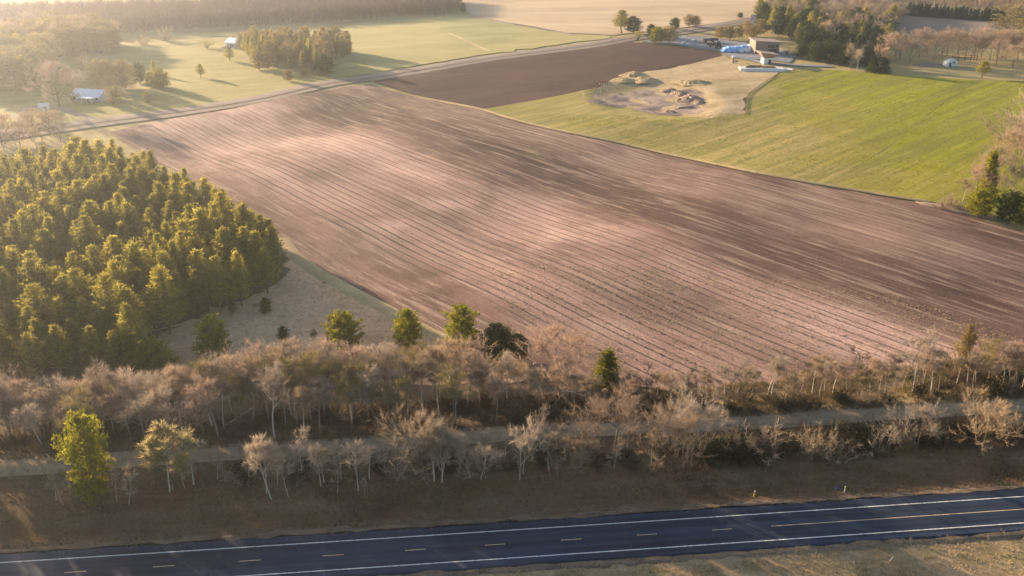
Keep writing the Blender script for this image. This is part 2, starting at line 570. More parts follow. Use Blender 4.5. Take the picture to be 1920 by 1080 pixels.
def green_material():
    m, n, l = new_mat('winter_crop')
    v0 = mapped(n, l)
    sp = n.new('ShaderNodeSeparateXYZ')
    l.new(v0, sp.inputs[0])
    mr = n.new('ShaderNodeMapRange')
    mr.inputs['From Min'].default_value = 100
    mr.inputs['From Max'].default_value = 285
    l.new(sp.outputs[0], mr.inputs['Value'])
    wn_ = noise(n, l, v0, 0.016, 4, 0.6, 0.8)
    ad = n.new('ShaderNodeMath')
    ad.operation = 'MULTIPLY_ADD'
    ad.inputs[1].default_value = 1.25
    l.new(wn_, ad.inputs[0])
    l.new(mr.outputs[0], ad.inputs[2])
    c = ramp(n, l, ad.outputs[0], [(0.35, (0.40, 0.275, 0.115)), (0.62, (0.36, 0.27, 0.085)), (0.85, (0.30, 0.255, 0.030)), (1.0, (0.26, 0.255, 0.002))])
    v1 = mapped(n, l, R(47), (0.10, 0.012, 1))
    f = ramp(n, l, noise(n, l, v1, 1.0, 5, 0.65, 0.5), [(0.46, (0, 0, 0)), (0.72, (0.75,) * 3)])
    c = mixc(n, l, c, (0.15, 0.14, 0.035), f)
    v2 = mapped(n, l, R(47), (0.5, 0.03, 1), (4, 0, 0))
    f = ramp(n, l, noise(n, l, v2, 1.0, 4, 0.65, 0.3), [(0.5, (0, 0, 0)), (0.72, (0.5,) * 3)])
    c = mixc(n, l, c, (0.42, 0.34, 0.14), f)
    v3 = mapped(n, l, R(43), (0.42, 0.006, 1), (2.1, 0.4, 0))      # drill rows
    f = ramp(n, l, noise(n, l, v3, 1.0, 3, 0.7, 0.15), [(0.42, (0, 0, 0)), (0.62, (0.6,) * 3)])
    c = mixc(n, l, c, (0.145, 0.145, 0.030), f)
    g = noise(n, l, v0, 0.8, 6, 0.8)
    gr = ramp(n, l, g, [(0.25, (0.7,) * 3), (0.75, (1.2,) * 3)])
    c = mixc(n, l, c, gr, 1.0, 'MULTIPLY')
    b = n.new('ShaderNodeBump')
    b.inputs['Strength'].default_value = 0.35
    b.inputs['Distance'].default_value = 0.25
    l.new(g, b.inputs['Height'])
    p = n.new('ShaderNodeBsdfPrincipled')
    p.inputs['Roughness'].default_value = 0.9
    p.inputs['Specular IOR Level'].default_value = 0.1
    l.new(c, p.inputs['Base Color'])
    l.new(b.outputs[0], p.inputs['Normal'])
    out_of(m, p.outputs[0])
    return m

M['crop'] = green_material()
green = zone('green_field', px_poly(BORDER + [(1800, 386), (1960, 430), (2300, 400), (2300, 160), (1960, 152), (1830, 150), (1740, 145), (1640, 136), (1560, 131), (1470, 133), (1402, 178), (1398, 212), (1330, 222), (1250, 216), (1180, 203), (1105, 190), (1120, 165), (1060, 177), (1000, 188)]), M['crop'], 4.0, 0.02)
zone('sandy_ground', soft_poly([(1000, 188), (1060, 177), (1120, 165), (1150, 147), (1210, 134), (1290, 121), (1352, 105), (1392, 118), (1470, 132), (1402, 178), (1398, 212), (1330, 224), (1250, 218), (1180, 205), (1105, 193)]), M['sandy'], 4.0, 0.0)
def pit_z(x, y):
    h = HZ(x, y)
    px, py = x - PIT[0], y - PIT[1]
    rr = np.sqrt((px / 30) ** 2 + (py / 46) ** 2)
    rough_ = 0.22 * np.sin(px * 0.35 + 1.1 * np.sin(py * 0.21)) * np.sin(py * 0.17 + 0.7) + 0.12 * np.sin(px * 1.1 + py * 0.5) * np.sin(py * 0.4)
    return h + rough_ * (1 - smooth(0.7, 1.0, rr)) + 0.05
zone('borrow_pit', px_poly([(1100, 192), (1140, 183), (1170, 172), (1215, 169), (1260, 172), (1300, 165), (1322, 176), (1318, 190), (1332, 200), (1310, 212), (1260, 218), (1210, 212), (1175, 202), (1140, 199)]), M['pit'], 2.0, 0.04, pit_z)
zone('dark_field', px_poly([(700, 153), (760, 141), (860, 119), (960, 103), (1060, 91), (1160, 78), (1205, 80), (1270, 87), (1345, 97), (1354, 105), (1290, 121), (1210, 134), (1150, 147), (1120, 165), (1060, 177), (1000, 188), (905, 204), (830, 189), (760, 173)]), M['plough_dark'], 4.0, 0.02)
zone('meadow', soft_poly([(-200, 262), (0, 252), (150, 232), (330, 204), (480, 180), (600, 153), (700, 136), (690, 122), (640, 112), (560, 100), (450, 70), (330, 74), (250, 82), (100, 110), (-200, 130)]), M['lawn'], 6.0, 0.0)
zone('pale_field', soft_poly([(700, 135), (800, 120), (900, 103), (1000, 90), (1080, 78), (1150, 68), (1060, 62), (960, 45), (880, 28), (760, 38), (640, 50), (480, 58), (340, 64), (330, 73), (450, 68), (560, 98), (640, 110), (690, 120)]), M['pale_green'], 6.0, 0.0)
zone('tan_field', px_poly([(880, 27), (960, 44), (1060, 61), (1150, 66), (1180, 62), (1260, 54), (1340, 44), (1420, 30), (1480, -40), (1500, -70), (700, -70), (865, 5)]), M['far_tan'], 9.0, 0.0)
zone('stubble_field', px_poly([(1668, 66), (1690, 29), (1890, 40), (2200, 60), (2200, 90), (1880, 72), (1760, 72)]), M['grey_field'], 8.0, 0.0)
zone('clearing', soft_poly([(290, 700), (300, 640), (330, 610), (420, 575), (500, 540), (545, 490), (560, 482), (640, 535), (720, 576), (780, 608), (850, 642), (900, 668), (1000, 695), (900, 720), (600, 720), (400, 720)]), M['clearing'], 4.0, 0.03)
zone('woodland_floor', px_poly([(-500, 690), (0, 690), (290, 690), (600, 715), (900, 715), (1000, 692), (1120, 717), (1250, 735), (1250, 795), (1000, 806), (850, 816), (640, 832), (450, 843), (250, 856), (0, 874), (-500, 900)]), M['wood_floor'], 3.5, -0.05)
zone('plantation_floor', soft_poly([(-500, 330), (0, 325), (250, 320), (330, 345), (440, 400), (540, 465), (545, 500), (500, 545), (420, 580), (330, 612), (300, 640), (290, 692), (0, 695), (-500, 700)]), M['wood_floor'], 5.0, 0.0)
zone('scrub_ground', px_poly([(1250, 728), (1450, 722), (1700, 690), (1950, 640), (2500, 690), (2500, 720), (1920, 755), (1800, 762), (1600, 775), (1400, 788), (1250, 795)]), M['scrub'], 3.0, 0.03)
def lower_verge():
    up = [np.array([x, trail_y(x) - 1.8]) for x in np.arange(-170, 220, 6.0)]
    lo = [np.array([x, road_y(x) + 5.0]) for x in np.arange(214, -171, -6.0)]
    return up + lo
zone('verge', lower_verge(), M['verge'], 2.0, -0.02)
zone('near_verge', [np.array([x, road_y(x) - 4.6]) for x in np.arange(-170, 220, 6.0)] + [np.array([216, 40.0]), np.array([-170, 40.0])], M['verge_near'], 2.5, -0.02)

# dirt roads
M['track_verge'] = ground('track_verge', [(0.15, 0.115, 0.105), (0.22, 0.165, 0.14)], 0.05, [((0.34, 0.26, 0.20), R(52), 0.6, 0.02, 0.8)], fine=0.8, grain=0.2)
FARM = [(-300, 285), (0, 250), (180, 226), (330, 207), (480, 183), (600, 156), (700, 142), (800, 126), (900, 109), (1000, 96), (1100, 83), (1170, 71), (1260, 60), (1340, 47), (1420, 33), (1480, 15)]
fc = spline([at(*p) for p in FARM], 10)
tag(link('farm_road', ribbon_mesh('farm_road', fc, 4.2, -4.2, M['gravel'], 0.06, 0.12)), kind='structure')
tag(link('track_verge', ribbon_mesh('track_verge', fc, -5.4, -11.5, M['track_verge'], 0.03)), kind='structure')
tc_ = spline([at(*p) for p in TRAIL], 10)
tag(link('trail', ribbon_mesh('trail', tc_, 2.3, -2.3, M['trail'], 0.05, 0.05)), kind='structure')
tag(link('lane', ribbon_mesh('lane', spline([at(*p) for p in [(1080, 66), (1010, 52), (950, 42), (880, 30)]], 8), 1.6, -1.6, M['gravel'], 0.06)), kind='structure')
tag(link('path', ribbon_mesh('path', spline([at(*p) for p in [(915, 95), (890, 84), (860, 70), (840, 62)]], 8), 1.0, -1.0, M['far_tan'], 0.06)), kind='structure')
tag(link('driveway', ribbon_mesh('driveway', spline([at(*p) for p in [(180, 226), (150, 215), (110, 203), (78, 199), (50, 204), (34, 216), (40, 228)]], 8), 2.2, -2.2, M['gravel'], 0.06)), kind='structure')
tag(link('yard_drive', ribbon_mesh('yard_drive', spline([at(*p) for p in [(1390, 108), (1440, 118), (1490, 122), (1560, 124)]], 8), 3.0, -3.0, M['yard'], 0.08)), kind='structure')
zone('farmyard', px_poly([(1200, 78), (1270, 85), (1345, 95), (1375, 108), (1440, 112), (1480, 118), (1500, 100), (1440, 88), (1340, 70), (1275, 66)]), M['yard'], 5.0, 0.04)
# grassy bank along the border of the green field
bc = spline([at(*p) for p in [(690, 157), (760, 176), (830, 191), (905, 206)] + BORDER[1:]], 8)
M['bank'] = ground('bank_grass', [(0.34, 0.25, 0.13), (0.46, 0.34, 0.19)], 0.1, None, fine=1.2, grain=0.3)
tag(link('grass_bank', ribbon_mesh('grass_bank', bc, 0.9, -0.9, M['bank'], 0.05, 0.55)), kind='structure')
ec = spline([at(*p) for p in [(535, 447), (556, 476), (590, 503), (640, 531), (720, 573), (780, 606), (850, 640)]], 8)
tag(link('field_margin', ribbon_mesh('field_margin', ec, 1.2, -3.0, M['bank'], 0.05, 0.3)), kind='structure')

M['wheel_track'] = ground('wheel_track', [(0.10, 0.10, 0.028), (0.17, 0.145, 0.05)], 0.2, None, fine=1.2, grain=0.3)
for pts_ in ([(1598, 316), (1640, 292), (1682, 264)], [(1726, 226), (1765, 196), (1802, 172), (1828, 154)], [(1300, 290), (1380, 262), (1470, 228)]):
    w_ = link('wheel_track', ribbon_mesh('wheel_track', spline([at(*p) for p in pts_], 10), 0.18, -0.18, M['wheel_track'], 0.05), green)
# --- highway
def asphalt():
    m, n, l = new_mat('asphalt')
    v0 = mapped(n, l)
    c = ramp(n, l, noise(n, l, v0, 0.08, 4, 0.6), [(0.35, (0.012, 0.020, 0.042)), (0.65, (0.024, 0.034, 0.060))])
    v1 = mapped(n, l, R(84), (0.9, 0.02, 1))
    f = ramp(n, l, noise(n, l, v1, 1.0, 4, 0.6), [(0.38, (0.62,) * 3), (0.65, (1.4,) * 3)])
    c = mixc(n, l, c, f, 1.0, 'MULTIPLY')
    g = noise(n, l, v0, 9.0, 3, 0.7)
    c = mixc(n, l, c, ramp(n, l, g, [(0.3, (0.8,) * 3), (0.7, (1.2,) * 3)]), 1.0, 'MULTIPLY')
    p = n.new('ShaderNodeBsdfPrincipled')
    p.inputs['Roughness'].default_value = 0.7
    p.inputs['Specular IOR Level'].default_value = 0.22
    l.new(c, p.inputs['Base Color'])
    out_of(m, p.outputs[0])
    return m
M['asphalt'] = asphalt()
M['paint'] = plain('road_paint', (0.60, 0.59, 0.56), 0.7, 0.38, 2.2)
M['seal'] = plain('crack_seal', (0.018, 0.018, 0.02), 0.5, 0.1)
M['paint_yellow'] = plain('worn_yellow_paint', (0.62, 0.44, 0.27), 0.7, 0.3, 2.2)
rup = spline([at(*p) for p in ROAD_UP], 14)
rlo = spline([at(*p) for p in ROAD_LO], 14)
xr = np.arange(-150, 205, 2.0)
cx = np.stack([xr, np.interp(xr, rup[:, 0], rup[:, 1])], 1)
cl = np.stack([xr, np.interp(xr, rlo[:, 0], rlo[:, 1])], 1)
# smooth the two edge curves with a quadratic so that they run evenly
for c_ in (cx, cl):
    k_ = np.polyfit(c_[:, 0], c_[:, 1], 2)
    c_[:, 1] = np.polyval(k_, c_[:, 0])
mid = (cx + cl) / 2
half = np.mean(cx[:, 1] - cl[:, 1]) / 2
def road_z(p):
    return 0.36
V, F = [], []
offs = [half + 2.9, half + 2.0, half, 0, -half, -half - 1.6, -half - 2.4]
lifts = [-0.35, -0.03, 0.0, 0.05, 0.0, -0.03, -0.35]
dd = np.gradient(mid, axis=0)
dd /= np.linalg.norm(dd, axis=1)[:, None]
nr = np.stack([-dd[:, 1], dd[:, 0]], 1)
for i in range(len(mid)):
    for o_, z_ in zip(offs, lifts):
        p = mid[i] + nr[i] * o_
        V.append((p[0], p[1], 0.40 + z_))
k = len(offs)
for i in range(len(mid) - 1):
    for j in range(k - 1):
        a = i * k + j
        F.append((a, a + 1, a + k + 1, a + k)[::1])
road = tag(link('highway', mesh_of('highway', V, F, M['asphalt'])), kind='structure')

M['grit'] = ground('roadside_grit', [(0.10, 0.075, 0.055), (0.19, 0.14, 0.10)], 0.3, [((0.28, 0.20, 0.13), R(84), 0.8, 0.08, 0.7)], fine=2.5, grain=0.45, bump=0.5)
for s_, nm_ in ((1, 'far_shoulder'), (-1, 'near_shoulder')):
    e_ = half + (2.35 if s_ > 0 else 1.95)
    rj = np.random.default_rng(5 + s_)
    V, F = [], []
    for i in range(len(mid)):
        w_ = 0.0 if i in (0, len(mid) - 1) else rj.normal(0, 0.22)
        for o_, z_ in ((e_ + w_, 0.375), (e_ + 0.7, 0.30), (e_ + 1.9 + rj.normal(0, 0.3), -0.12)):
            p = mid[i] + nr[i] * s_ * o_
            V.append((p[0], p[1], z_))
    for i in range(len(mid) - 1):
        for j in range(2):
            a = i * 3 + j
            F.append((a, a + 3, a + 4, a + 1) if s_ > 0 else (a, a + 1, a + 4, a + 3))
    tag(link(nm_, mesh_of(nm_, V, F, M['grit'])), kind='structure')

def road_strip(name, s0, s1, o0, o1, mat, lift=0.006, jit=0.0):
    """flat paint between two places along the road (in x) at offsets o0..o1"""
    xs_ = np.linspace(s0, s1, max(2, int((s1 - s0) / 3) + 1))
    V, F = [], []
    for i, x in enumerate(xs_):
        c = np.array([x, np.interp(x, mid[:, 0], mid[:, 1])])
        q = np.array([np.interp(x, mid[:, 0], nr[:, 0]), np.interp(x, mid[:, 0], nr[:, 1])])
        for o in (o0, o1):
            p = c + q * o
            z = 0.40 + np.interp(o, [-half, 0, half], [0, 0.05, 0]) + lift
            V.append((p[0], p[1], z))
        if i:
            a = 2 * i
            F.append((a - 2, a - 1, a + 1, a))
    return link(name, mesh_of(name, V, F, mat), road)
road_strip('edge_line', -148, 203, half + 0.10, half - 0.10, M['paint'])
road_strip('edge_line', -148, 203, -half + 0.10, -half - 0.10, M['paint'])
for px in (143, 303, 465, 623, 778, 928, 1072, 1214, 1355):
    py = np.interp(px, [303, 465, 928, 1355], [1070, 1059, 1027, 998])
    g_ = flat(px, py)
    x = g_[0] * (CAMH - 0.45) / CAMH
    road_strip('centre_dash', x - 1.6, x + 1.6, 0.07, -0.07, M['paint_yellow'])
x0 = flat(1445, 990)[0]
road_strip('centre_line', x0, 203, 0.07, -0.07, M['paint_yellow'])
for px in (858, 996, 1180, 1340, 420, 1660):
    x = flat(px, 1020)[0]
    c = np.array([x, np.interp(x, mid[:, 0], mid[:, 1])])
    V, F = [], []
    for i, o in enumerate(np.linspace(-half - 1.2, half + 0.5, 12)):
        z = 0.40 + np.interp(o, [-half - 1.6, -half, 0, half, half + 2], [-0.03, 0, 0.05, 0, -0.03]) + 0.004
        xo = x - o * 0.06 + 0.12 * math.sin(o * 1.7 + px)
        for w in (-0.05, 0.05):
            V.append((xo + w, c[1] + o, z))
        if i:
            a = 2 * i
            F.append((a - 2, a - 1, a + 1, a))
    link('crack_seal', mesh_of('crack_seal', V, F, M['seal']), road)


# ------------------------------------------------------------------ trees: shapes shared between trees of a kind
def unit(v):
    return v / (np.linalg.norm(v) + 1e-9)

def tube(V, F, pts, rad, sides):
    """a tapered tube through pts"""
    base = len(V)
    for i, p in enumerate(pts):
        d = unit((pts[min(i + 1, len(pts) - 1)] - pts[max(i - 1, 0)]))
        a = unit(np.cross(d, (0.3, 0.9, 0.2) if abs(d[2]) > 0.7 else (0, 0, 1)))
        b = np.cross(d, a)
        for k in range(sides):
            t = 2 * math.pi * k / sides
            V.append(p + rad[i] * (math.cos(t) * a + math.sin(t) * b))
    for i in range(len(pts) - 1):
        for k in range(sides):
            q = base + i * sides
            F.append((q + k, q + (k + 1) % sides, q + sides + (k + 1) % sides, q + sides + k))

def bare_tree_meshes(seed, bark, twig, spread=0.5, trunk_share=0.35, twigs=16, limbs=7, stems=1, lean=0.0, twig_w=0.045, droop=0.0, girth=0.17):
    """a leafless tree 10 m high: trunk with limbs, and a crown of branches and twigs"""
    r = np.random.default_rng(seed)
    TV, TF, CV, CF, tw = [], [], [], [], []
    H = 10.0

    def grow(p, d, L, rad, lev):
        n = 3
        pts, rr = [p], [rad]
        for i in range(n):
            d = unit(d + r.normal(0, 0.13, 3) + np.array([0, 0, 0.10 - droop]))
            p = p + d * L / n
            pts.append(p)
            rr.append(rad * (1 - 0.55 * (i + 1) / n))
        if lev <= 1:
            tube(TV, TF, pts, rr, 5)
        else:
            tube(CV, CF, pts, [max(0.012, x) for x in rr], 3)
        if lev == 3:
            for _ in range(twigs):
                t = r.uniform(0.15, 1.0) * n
                i = min(int(t), n - 1)
                q = pts[i] + (pts[i + 1] - pts[i]) * (t - i)
                dd = unit(d + r.normal(0, 0.55, 3) + np.array([0, 0, 0.15]))
                e = q + dd * r.uniform(0.5, 1.15)
                s = unit(np.cross(dd, r.normal(0, 1, 3))) * twig_w * r.uniform(0.5, 1.1)
                tw.append((q - s * 0.5, q + s * 0.5, e))
            return
        kids = {1: 6, 2: 5}[lev]
        for _ in range(kids):
            t = r.uniform(0.3, 1.0) * n
            i = min(int(t), n - 1)
            q = pts[i] + (pts[i + 1] - pts[i]) * (t - i)
            side = unit(np.cross(d, r.normal(0, 1, 3)))
            a = r.uniform(0.45, 0.95)
            grow(q, unit(d * math.cos(a) + side * math.sin(a)), L * r.uniform(0.5, 0.72), rad * 0.42, lev + 1)

    for s in range(stems):
        az0 = r.uniform(0, 6.28)
        off = np.array([math.cos(az0), math.sin(az0), 0]) * (0.0 if stems == 1 else r.uniform(0.2, 0.9))
        p = off + np.array([0, 0, -0.6])
        d = unit(np.array([lean + off[0] * 0.12, off[1] * 0.12, 1.0]))
        pts, rr = [p], [girth / math.sqrt(stems)]
        top = H * r.uniform(0.72, 0.9) * (1 if s == 0 else r.uniform(0.75, 1))
        n = 7
        for i in range(n):
            d = unit(d + r.normal(0, 0.05, 3) + np.array([0, 0, 0.08]))
            p = p + d * (top + 0.6) / n
            pts.append(p)
            rr.append(rr[0] * (1 - 0.85 * (i + 1) / n))
        tube(TV, TF, pts, rr, 6)
        for k in range(max(3, limbs // stems)):
            t = (trunk_share + (1 - trunk_share) * (k + r.uniform(0, 1)) / max(3, limbs // stems)) * n
            i = min(int(t), n - 1)
            q = pts[i] + (pts[i + 1] - pts[i]) * (t - i)
            az = k * 2.4 + r.uniform(-0.5, 0.5)
            el = r.uniform(0.45, 1.05)
            dd = np.array([math.cos(az) * math.cos(el), math.sin(az) * math.cos(el), math.sin(el)])
            grow(q, dd, H * spread * r.uniform(0.55, 1.0) * (1.15 - 0.6 * t / n), rr[i] * 0.6, 1)
    nb = len(CV)
    for a, b, c in tw:
        q = len(CV)
        CV += [a, b, c]
        CF.append((q, q + 1, q + 2))
    return {'trunk': mesh_of('trunk', TV, TF, bark, True), 'crown': mesh_of('crown', CV, CF, twig)}

def shrub_meshes(seed, bark, twig, width=0.7, stems=16, twigs=26, leaf=None):
    """a many-stemmed leafless shrub 3 m high"""
    r = np.random.default_rng(seed)
    TV, TF, tw = [], [], []
    for s in range(stems):
        az, tilt = r.uniform(0, 6.28), abs(r.normal(0, 0.42)) * width / 0.7
        d = np.array([math.cos(az) * math.sin(tilt), math.sin(az) * math.sin(tilt), math.cos(tilt)])
        p = np.array([math.cos(az), math.sin(az), 0]) * r.uniform(0.05, 0.6) + np.array([0, 0, -0.3])
        L = r.uniform(1.8, 3.2)
        pts, rr = [p], [0.035]
        for i in range(3):
            d = unit(d + r.normal(0, 0.12, 3))
            p = p + d * L / 3
            pts.append(p)
            rr.append(0.035 * (1 - 0.8 * (i + 1) / 3))
        tube(TV, TF, pts, rr, 3)
        for k in range(twigs):
            t = r.uniform(0.6, 3)
            i = min(int(t), 2)
            q = pts[i] + (pts[i + 1] - pts[i]) * (t - i)
            dd = unit(d + r.normal(0, 0.6, 3))
            e = q + dd * r.uniform(0.35, 0.9)
            w = unit(np.cross(dd, r.normal(0, 1, 3))) * r.uniform(0.025, 0.055)
            tw.append((q - w * 0.5, q + w * 0.5, e))
    return {'stem': mesh_of('stem', TV, TF, bark), 'crown': tri_mesh('crown', tw, twig)}

def tuft(r, out, c, size, n, flat_=0.7, up=0.25, leaf=0.34):
    """n small leaf-sized faces in a clump round c"""
    off = r.normal(0, 1, (n, 3)) * np.array([size, size, size * flat_]) * 0.5
    for o in off:
        d = unit(o + r.normal(0, 0.4, 3) * size + np.array([0, 0, up]))
        s = unit(np.cross(d, r.normal(0, 1, 3)))
        L = leaf * r.uniform(0.6, 1.4)
        q = c + o
        out.append((q - s * L * 0.32, q + s * L * 0.32, q + d * L))

def pine_meshes(seed, needle, shape=0.5, low=0.12, round_=True, dense=1.0, leaf=0.36, wide=2.4, cone=0.72, bulge=0.18):
    """an evergreen 10 m high: trunk with boughs, crown of needle tufts with gaps between the boughs"""
    r = np.random.default_rng(seed)
    TV, TF, out = [], [], []
    pts = [np.array([0.0, 0, -0.6])]
    for i in range(8):
        pts.append(pts[-1] + np.array([r.normal(0, 0.05), r.normal(0, 0.05), 10.4 / 8]))
    rr = [0.20 * (1 - 0.93 * i / 8) for i in range(9)]
    tube(TV, TF, pts, rr, 6)
    z = low * 10
    while z < 9.7:
        t = z / 10
        if round_:
            w = wide * (math.sin(math.pi * min(1, (t - low) / (1 - low) * (0.96 - bulge) + bulge)) ** 0.7) * (1.2 - cone * t) * r.uniform(0.85, 1.1)
        else:
            w = wide * (1 - t) ** 0.85 + 0.12
        nb = 6 if t < 0.75 else 4
        a0 = r.uniform(0, 6.28)
        for k in range(nb):
            if r.random() < 0.10:
                continue
            az = a0 + k * 6.28 / nb + r.uniform(-0.35, 0.35)
            L = w * r.uniform(0.6, 1.18)
            rise = (0.45 if round_ else -0.12) + (0.5 * t if round_ else 0.3 * t)
            d = np.array([math.cos(az), math.sin(az), rise])
            base = np.array([0, 0, z]) + r.normal(0, 0.06, 3)
            tip = base + d * L
            tube(TV, TF, [base, base + d * L * 0.5 + np.array([0, 0, -0.05]), tip], [0.05, 0.03, 0.01], 3)
            m = max(2, int(L / 0.5))
            for q in range(m):
                s = (q + 1) / m
                if s < 0.35 and L > 1.0:
                    continue
                c = base + d * L * s
                tuft(r, out, c, 0.62 * (0.7 + 0.5 * r.random()) * (0.8 if t > 0.85 else 1), int(15 * dense * (0.6 + 0.6 * s)), 0.6, 0.35 if round_ else 0.0, leaf)
        z += r.uniform(0.42, 0.62) * (1 if round_ else 0.85)
    tuft(r, out, np.array([pts[-1][0], pts[-1][1], 9.75]), 0.45, 18, 1.3, 0.7, leaf)
    return {'trunk': mesh_of('trunk', TV, TF, M['bark'], True), 'crown': tri_mesh('crown', out, needle)}

def bush_meshes(seed, leafm, dense=420, leaf=0.22):
    """a leafy bush 3 m high of uneven clumps"""
    r = np.random.default_rng(seed)
    TV, TF, out = [], [], []
    for k in range(9):
        az = k * 2.4 + r.uniform(-0.3, 0.3)
        c = np.array([math.cos(az) * r.uniform(0.3, 1.0), math.sin(az) * r.uniform(0.3, 1.0), r.uniform(0.7, 2.4)])
        tube(TV, TF, [np.array([0, 0, -0.3]), c * np.array([0.4, 0.4, 0.5]), c], [0.07, 0.05, 0.02], 3)
        tuft(r, out, c, r.uniform(0.7, 1.1), dense // 9, 0.8, 0.3, leaf)
    return {'stem': mesh_of('stem', TV, TF, M['bark']), 'crown': tri_mesh('crown', out, leafm)}

PINE = [pine_meshes(s, M['needle'], low=l_, wide=w_, cone=c_ + 0.08, bulge=0.32, leaf=0.27, dense=1.5) for s, l_, w_, c_ in ((11, 0.15, 2.1, 0.85), (12, 0.2, 2.4, 0.8), (13, 0.12, 1.9, 0.95), (14, 0.25, 2.3, 0.75), (15, 0.18, 2.6, 0.85), (16, 0.3, 2.0, 0.7), (17, 0.22, 2.2, 0.95))]
PINE_B = [pine_meshes(s, M['needle_bright'], low=0.04, wide=w_, dense=1.5, cone=0.5, bulge=0.26) for s, w_ in ((21, 3.4), (22, 2.7), (23, 4.0))]
FIR = [pine_meshes(s, M['needle_dark'], low=0.04, round_=False, wide=w_, dense=1.1) for s, w_ in ((31, 2.0), (32, 2.4), (33, 1.7))]
FIR_B = [pine_meshes(34, M['needle_bright'], low=0.03, round_=False, wide=1.7, dense=1.2)]
DPINE = [pine_meshes(s, M['needle_dark'], low=0.05, wide=w_, dense=1.4, cone=0.5, bulge=0.26) for s, w_ in ((41, 3.2), (42, 3.8), (43, 2.8))]
GOLD = [pine_meshes(s, M['golden'], low=0.06, wide=w_, dense=1.3, leaf=0.32, cone=0.4, bulge=0.22) for s, w_ in ((51, 2.8), (52, 3.8))]
OLIVE = [pine_meshes(s, M['twig_olive'], low=0.06, wide=w_, dense=1.3, leaf=0.32, cone=0.4, bulge=0.22) for s, w_ in ((53, 3.0), (54, 4.0))]
M['grey_bark'] = plain('grey_bark', (0.27, 0.215, 0.17), 0.9, 0.3, 3)
BARE = [bare_tree_meshes(60 + i, M['pale_bark'] if i in (2, 3, 6) else M['grey_bark'], M[('twig', 'twig_pink', 'twig', 'twig_grey', 'twig_grey', 'twig_olive')[i % 6]], (0.32, 0.38, 0.28, 0.34, 0.42, 0.32, 0.3, 0.36)[i], (0.45, 0.4, 0.55, 0.5, 0.35, 0.45, 0.6, 0.5)[i], 10, 7, 1, 0.0, 0.045, 0.0, 0.14) for i in range(8)]
ROUND = [bare_tree_meshes(70 + i, M['bark'], M[('twig_pink', 'twig', 'twig_grey')[i]], (0.66, 0.7, 0.62)[i], 0.12, 20, 10, (1, 2, 3)[i]) for i in range(3)]
BIRCH = [bare_tree_meshes(80 + i, M['pale_bark'], M['twig_grey'], (0.34, 0.28, 0.4, 0.3)[i], (0.4, 0.45, 0.3, 0.5)[i], 7, 6, 1, 0.0, 0.055, 0.0, 0.10) for i in range(4)]
CLUMP = [bare_tree_meshes(90, M['pale_bark'], M['twig_grey'], 0.34, 0.3, 15, 12, 4, 0.0, 0.06, 0.0, 0.2)]
SNAG = [bare_tree_meshes(95 + i, M['bark'], M['twig_dark'], (0.3, 0.36)[i], 0.3, 5, 5, 1, 0.0, 0.05, 0.0, 0.11) for i in range(2)]
M['cream'] = leafy('cream_leaf', (0.40, 0.32, 0.15), (0.55, 0.45, 0.23), 0.45)
GOLDBARE = [bare_tree_meshes(99, M['pale_bark'], M['cream'], 0.42, 0.42, 24, 8, 1, 0.0, 0.13, 0.0, 0.11)]
SHRUB = [shrub_meshes(100 + i, M['bark'], M[('twig', 'twig_dark', 'twig_pink', 'twig_olive', 'twig_grey')[i]], (0.7, 0.9, 0.6, 0.8, 0.75)[i], (18, 26, 18, 18, 16)[i], (36, 60, 34, 36, 30)[i]) for i in range(5)]
M['thicket'] = leafy('thicket', (0.028, 0.026, 0.014), (0.075, 0.060, 0.030), 0.2)
THICKET = [bush_meshes(120 + i, M['thicket'], 900, 0.2) for i in range(2)]
BUSH = [bush_meshes(110, M['needle_dark']), bush_meshes(111, M['needle']), bush_meshes(112, M['twig_olive']), bush_meshes(113, M['golden'])]

rnd = random.Random(42)

def plant(name, kit, p, h, label, cat, group=None, width=1.0, unit_h=10.0, rz=None, lean=None):
    """one tree or shrub of height h at ground point p"""
    if kit in THICKET:
        name = 'thicket_bush'
    s = h / unit_h
    w = s * width
    o = empty(name, p[0], p[1], rnd.uniform(0, 6.28) if rz is None else rz, label, cat, group, (w, w, s))
    if lean is not None:
        o.rotation_euler = (lean[0], lean[1], o.rotation_euler[2])
    for part, me in kit.items():
        link(part, me, o)
    return o

def T(name, kit, px, py, top, label, cat='tree', group=None, width=1.0, unit_h=10.0, lean=None):
    p = at(px, py)
    return plant(name, kit, p, max(0.8, top_height(p, top)), label, cat, group, width, unit_h, None, lean)

def scatter(poly, gap, seed, tries=6000):
    """points inside a pixel polygon, no two closer than gap metres"""
    poly = np.array([at(*p) for p in poly])
    r = np.random.default_rng(seed)
    lo, hi = poly.min(0), poly.max(0)
    c = r.uniform(lo, hi, (tries, 2))
    c = c[inside(c, poly)]
    keep = []
    for p in c:
        if all((p[0] - q[0]) ** 2 + (p[1] - q[1]) ** 2 > gap * gap for q in keep):
            keep.append(p)
    return keep

def to_px(p, z=0.0):
    rel = np.array([p[0], p[1], z - CAMH])
    f = rel[1] * math.cos(PITCH) - rel[2] * math.sin(PITCH)
    u = rel[1] * math.sin(PITCH) + rel[2] * math.cos(PITCH)
    return 960 + FPX * rel[0] / f, 540 - FPX * u / f

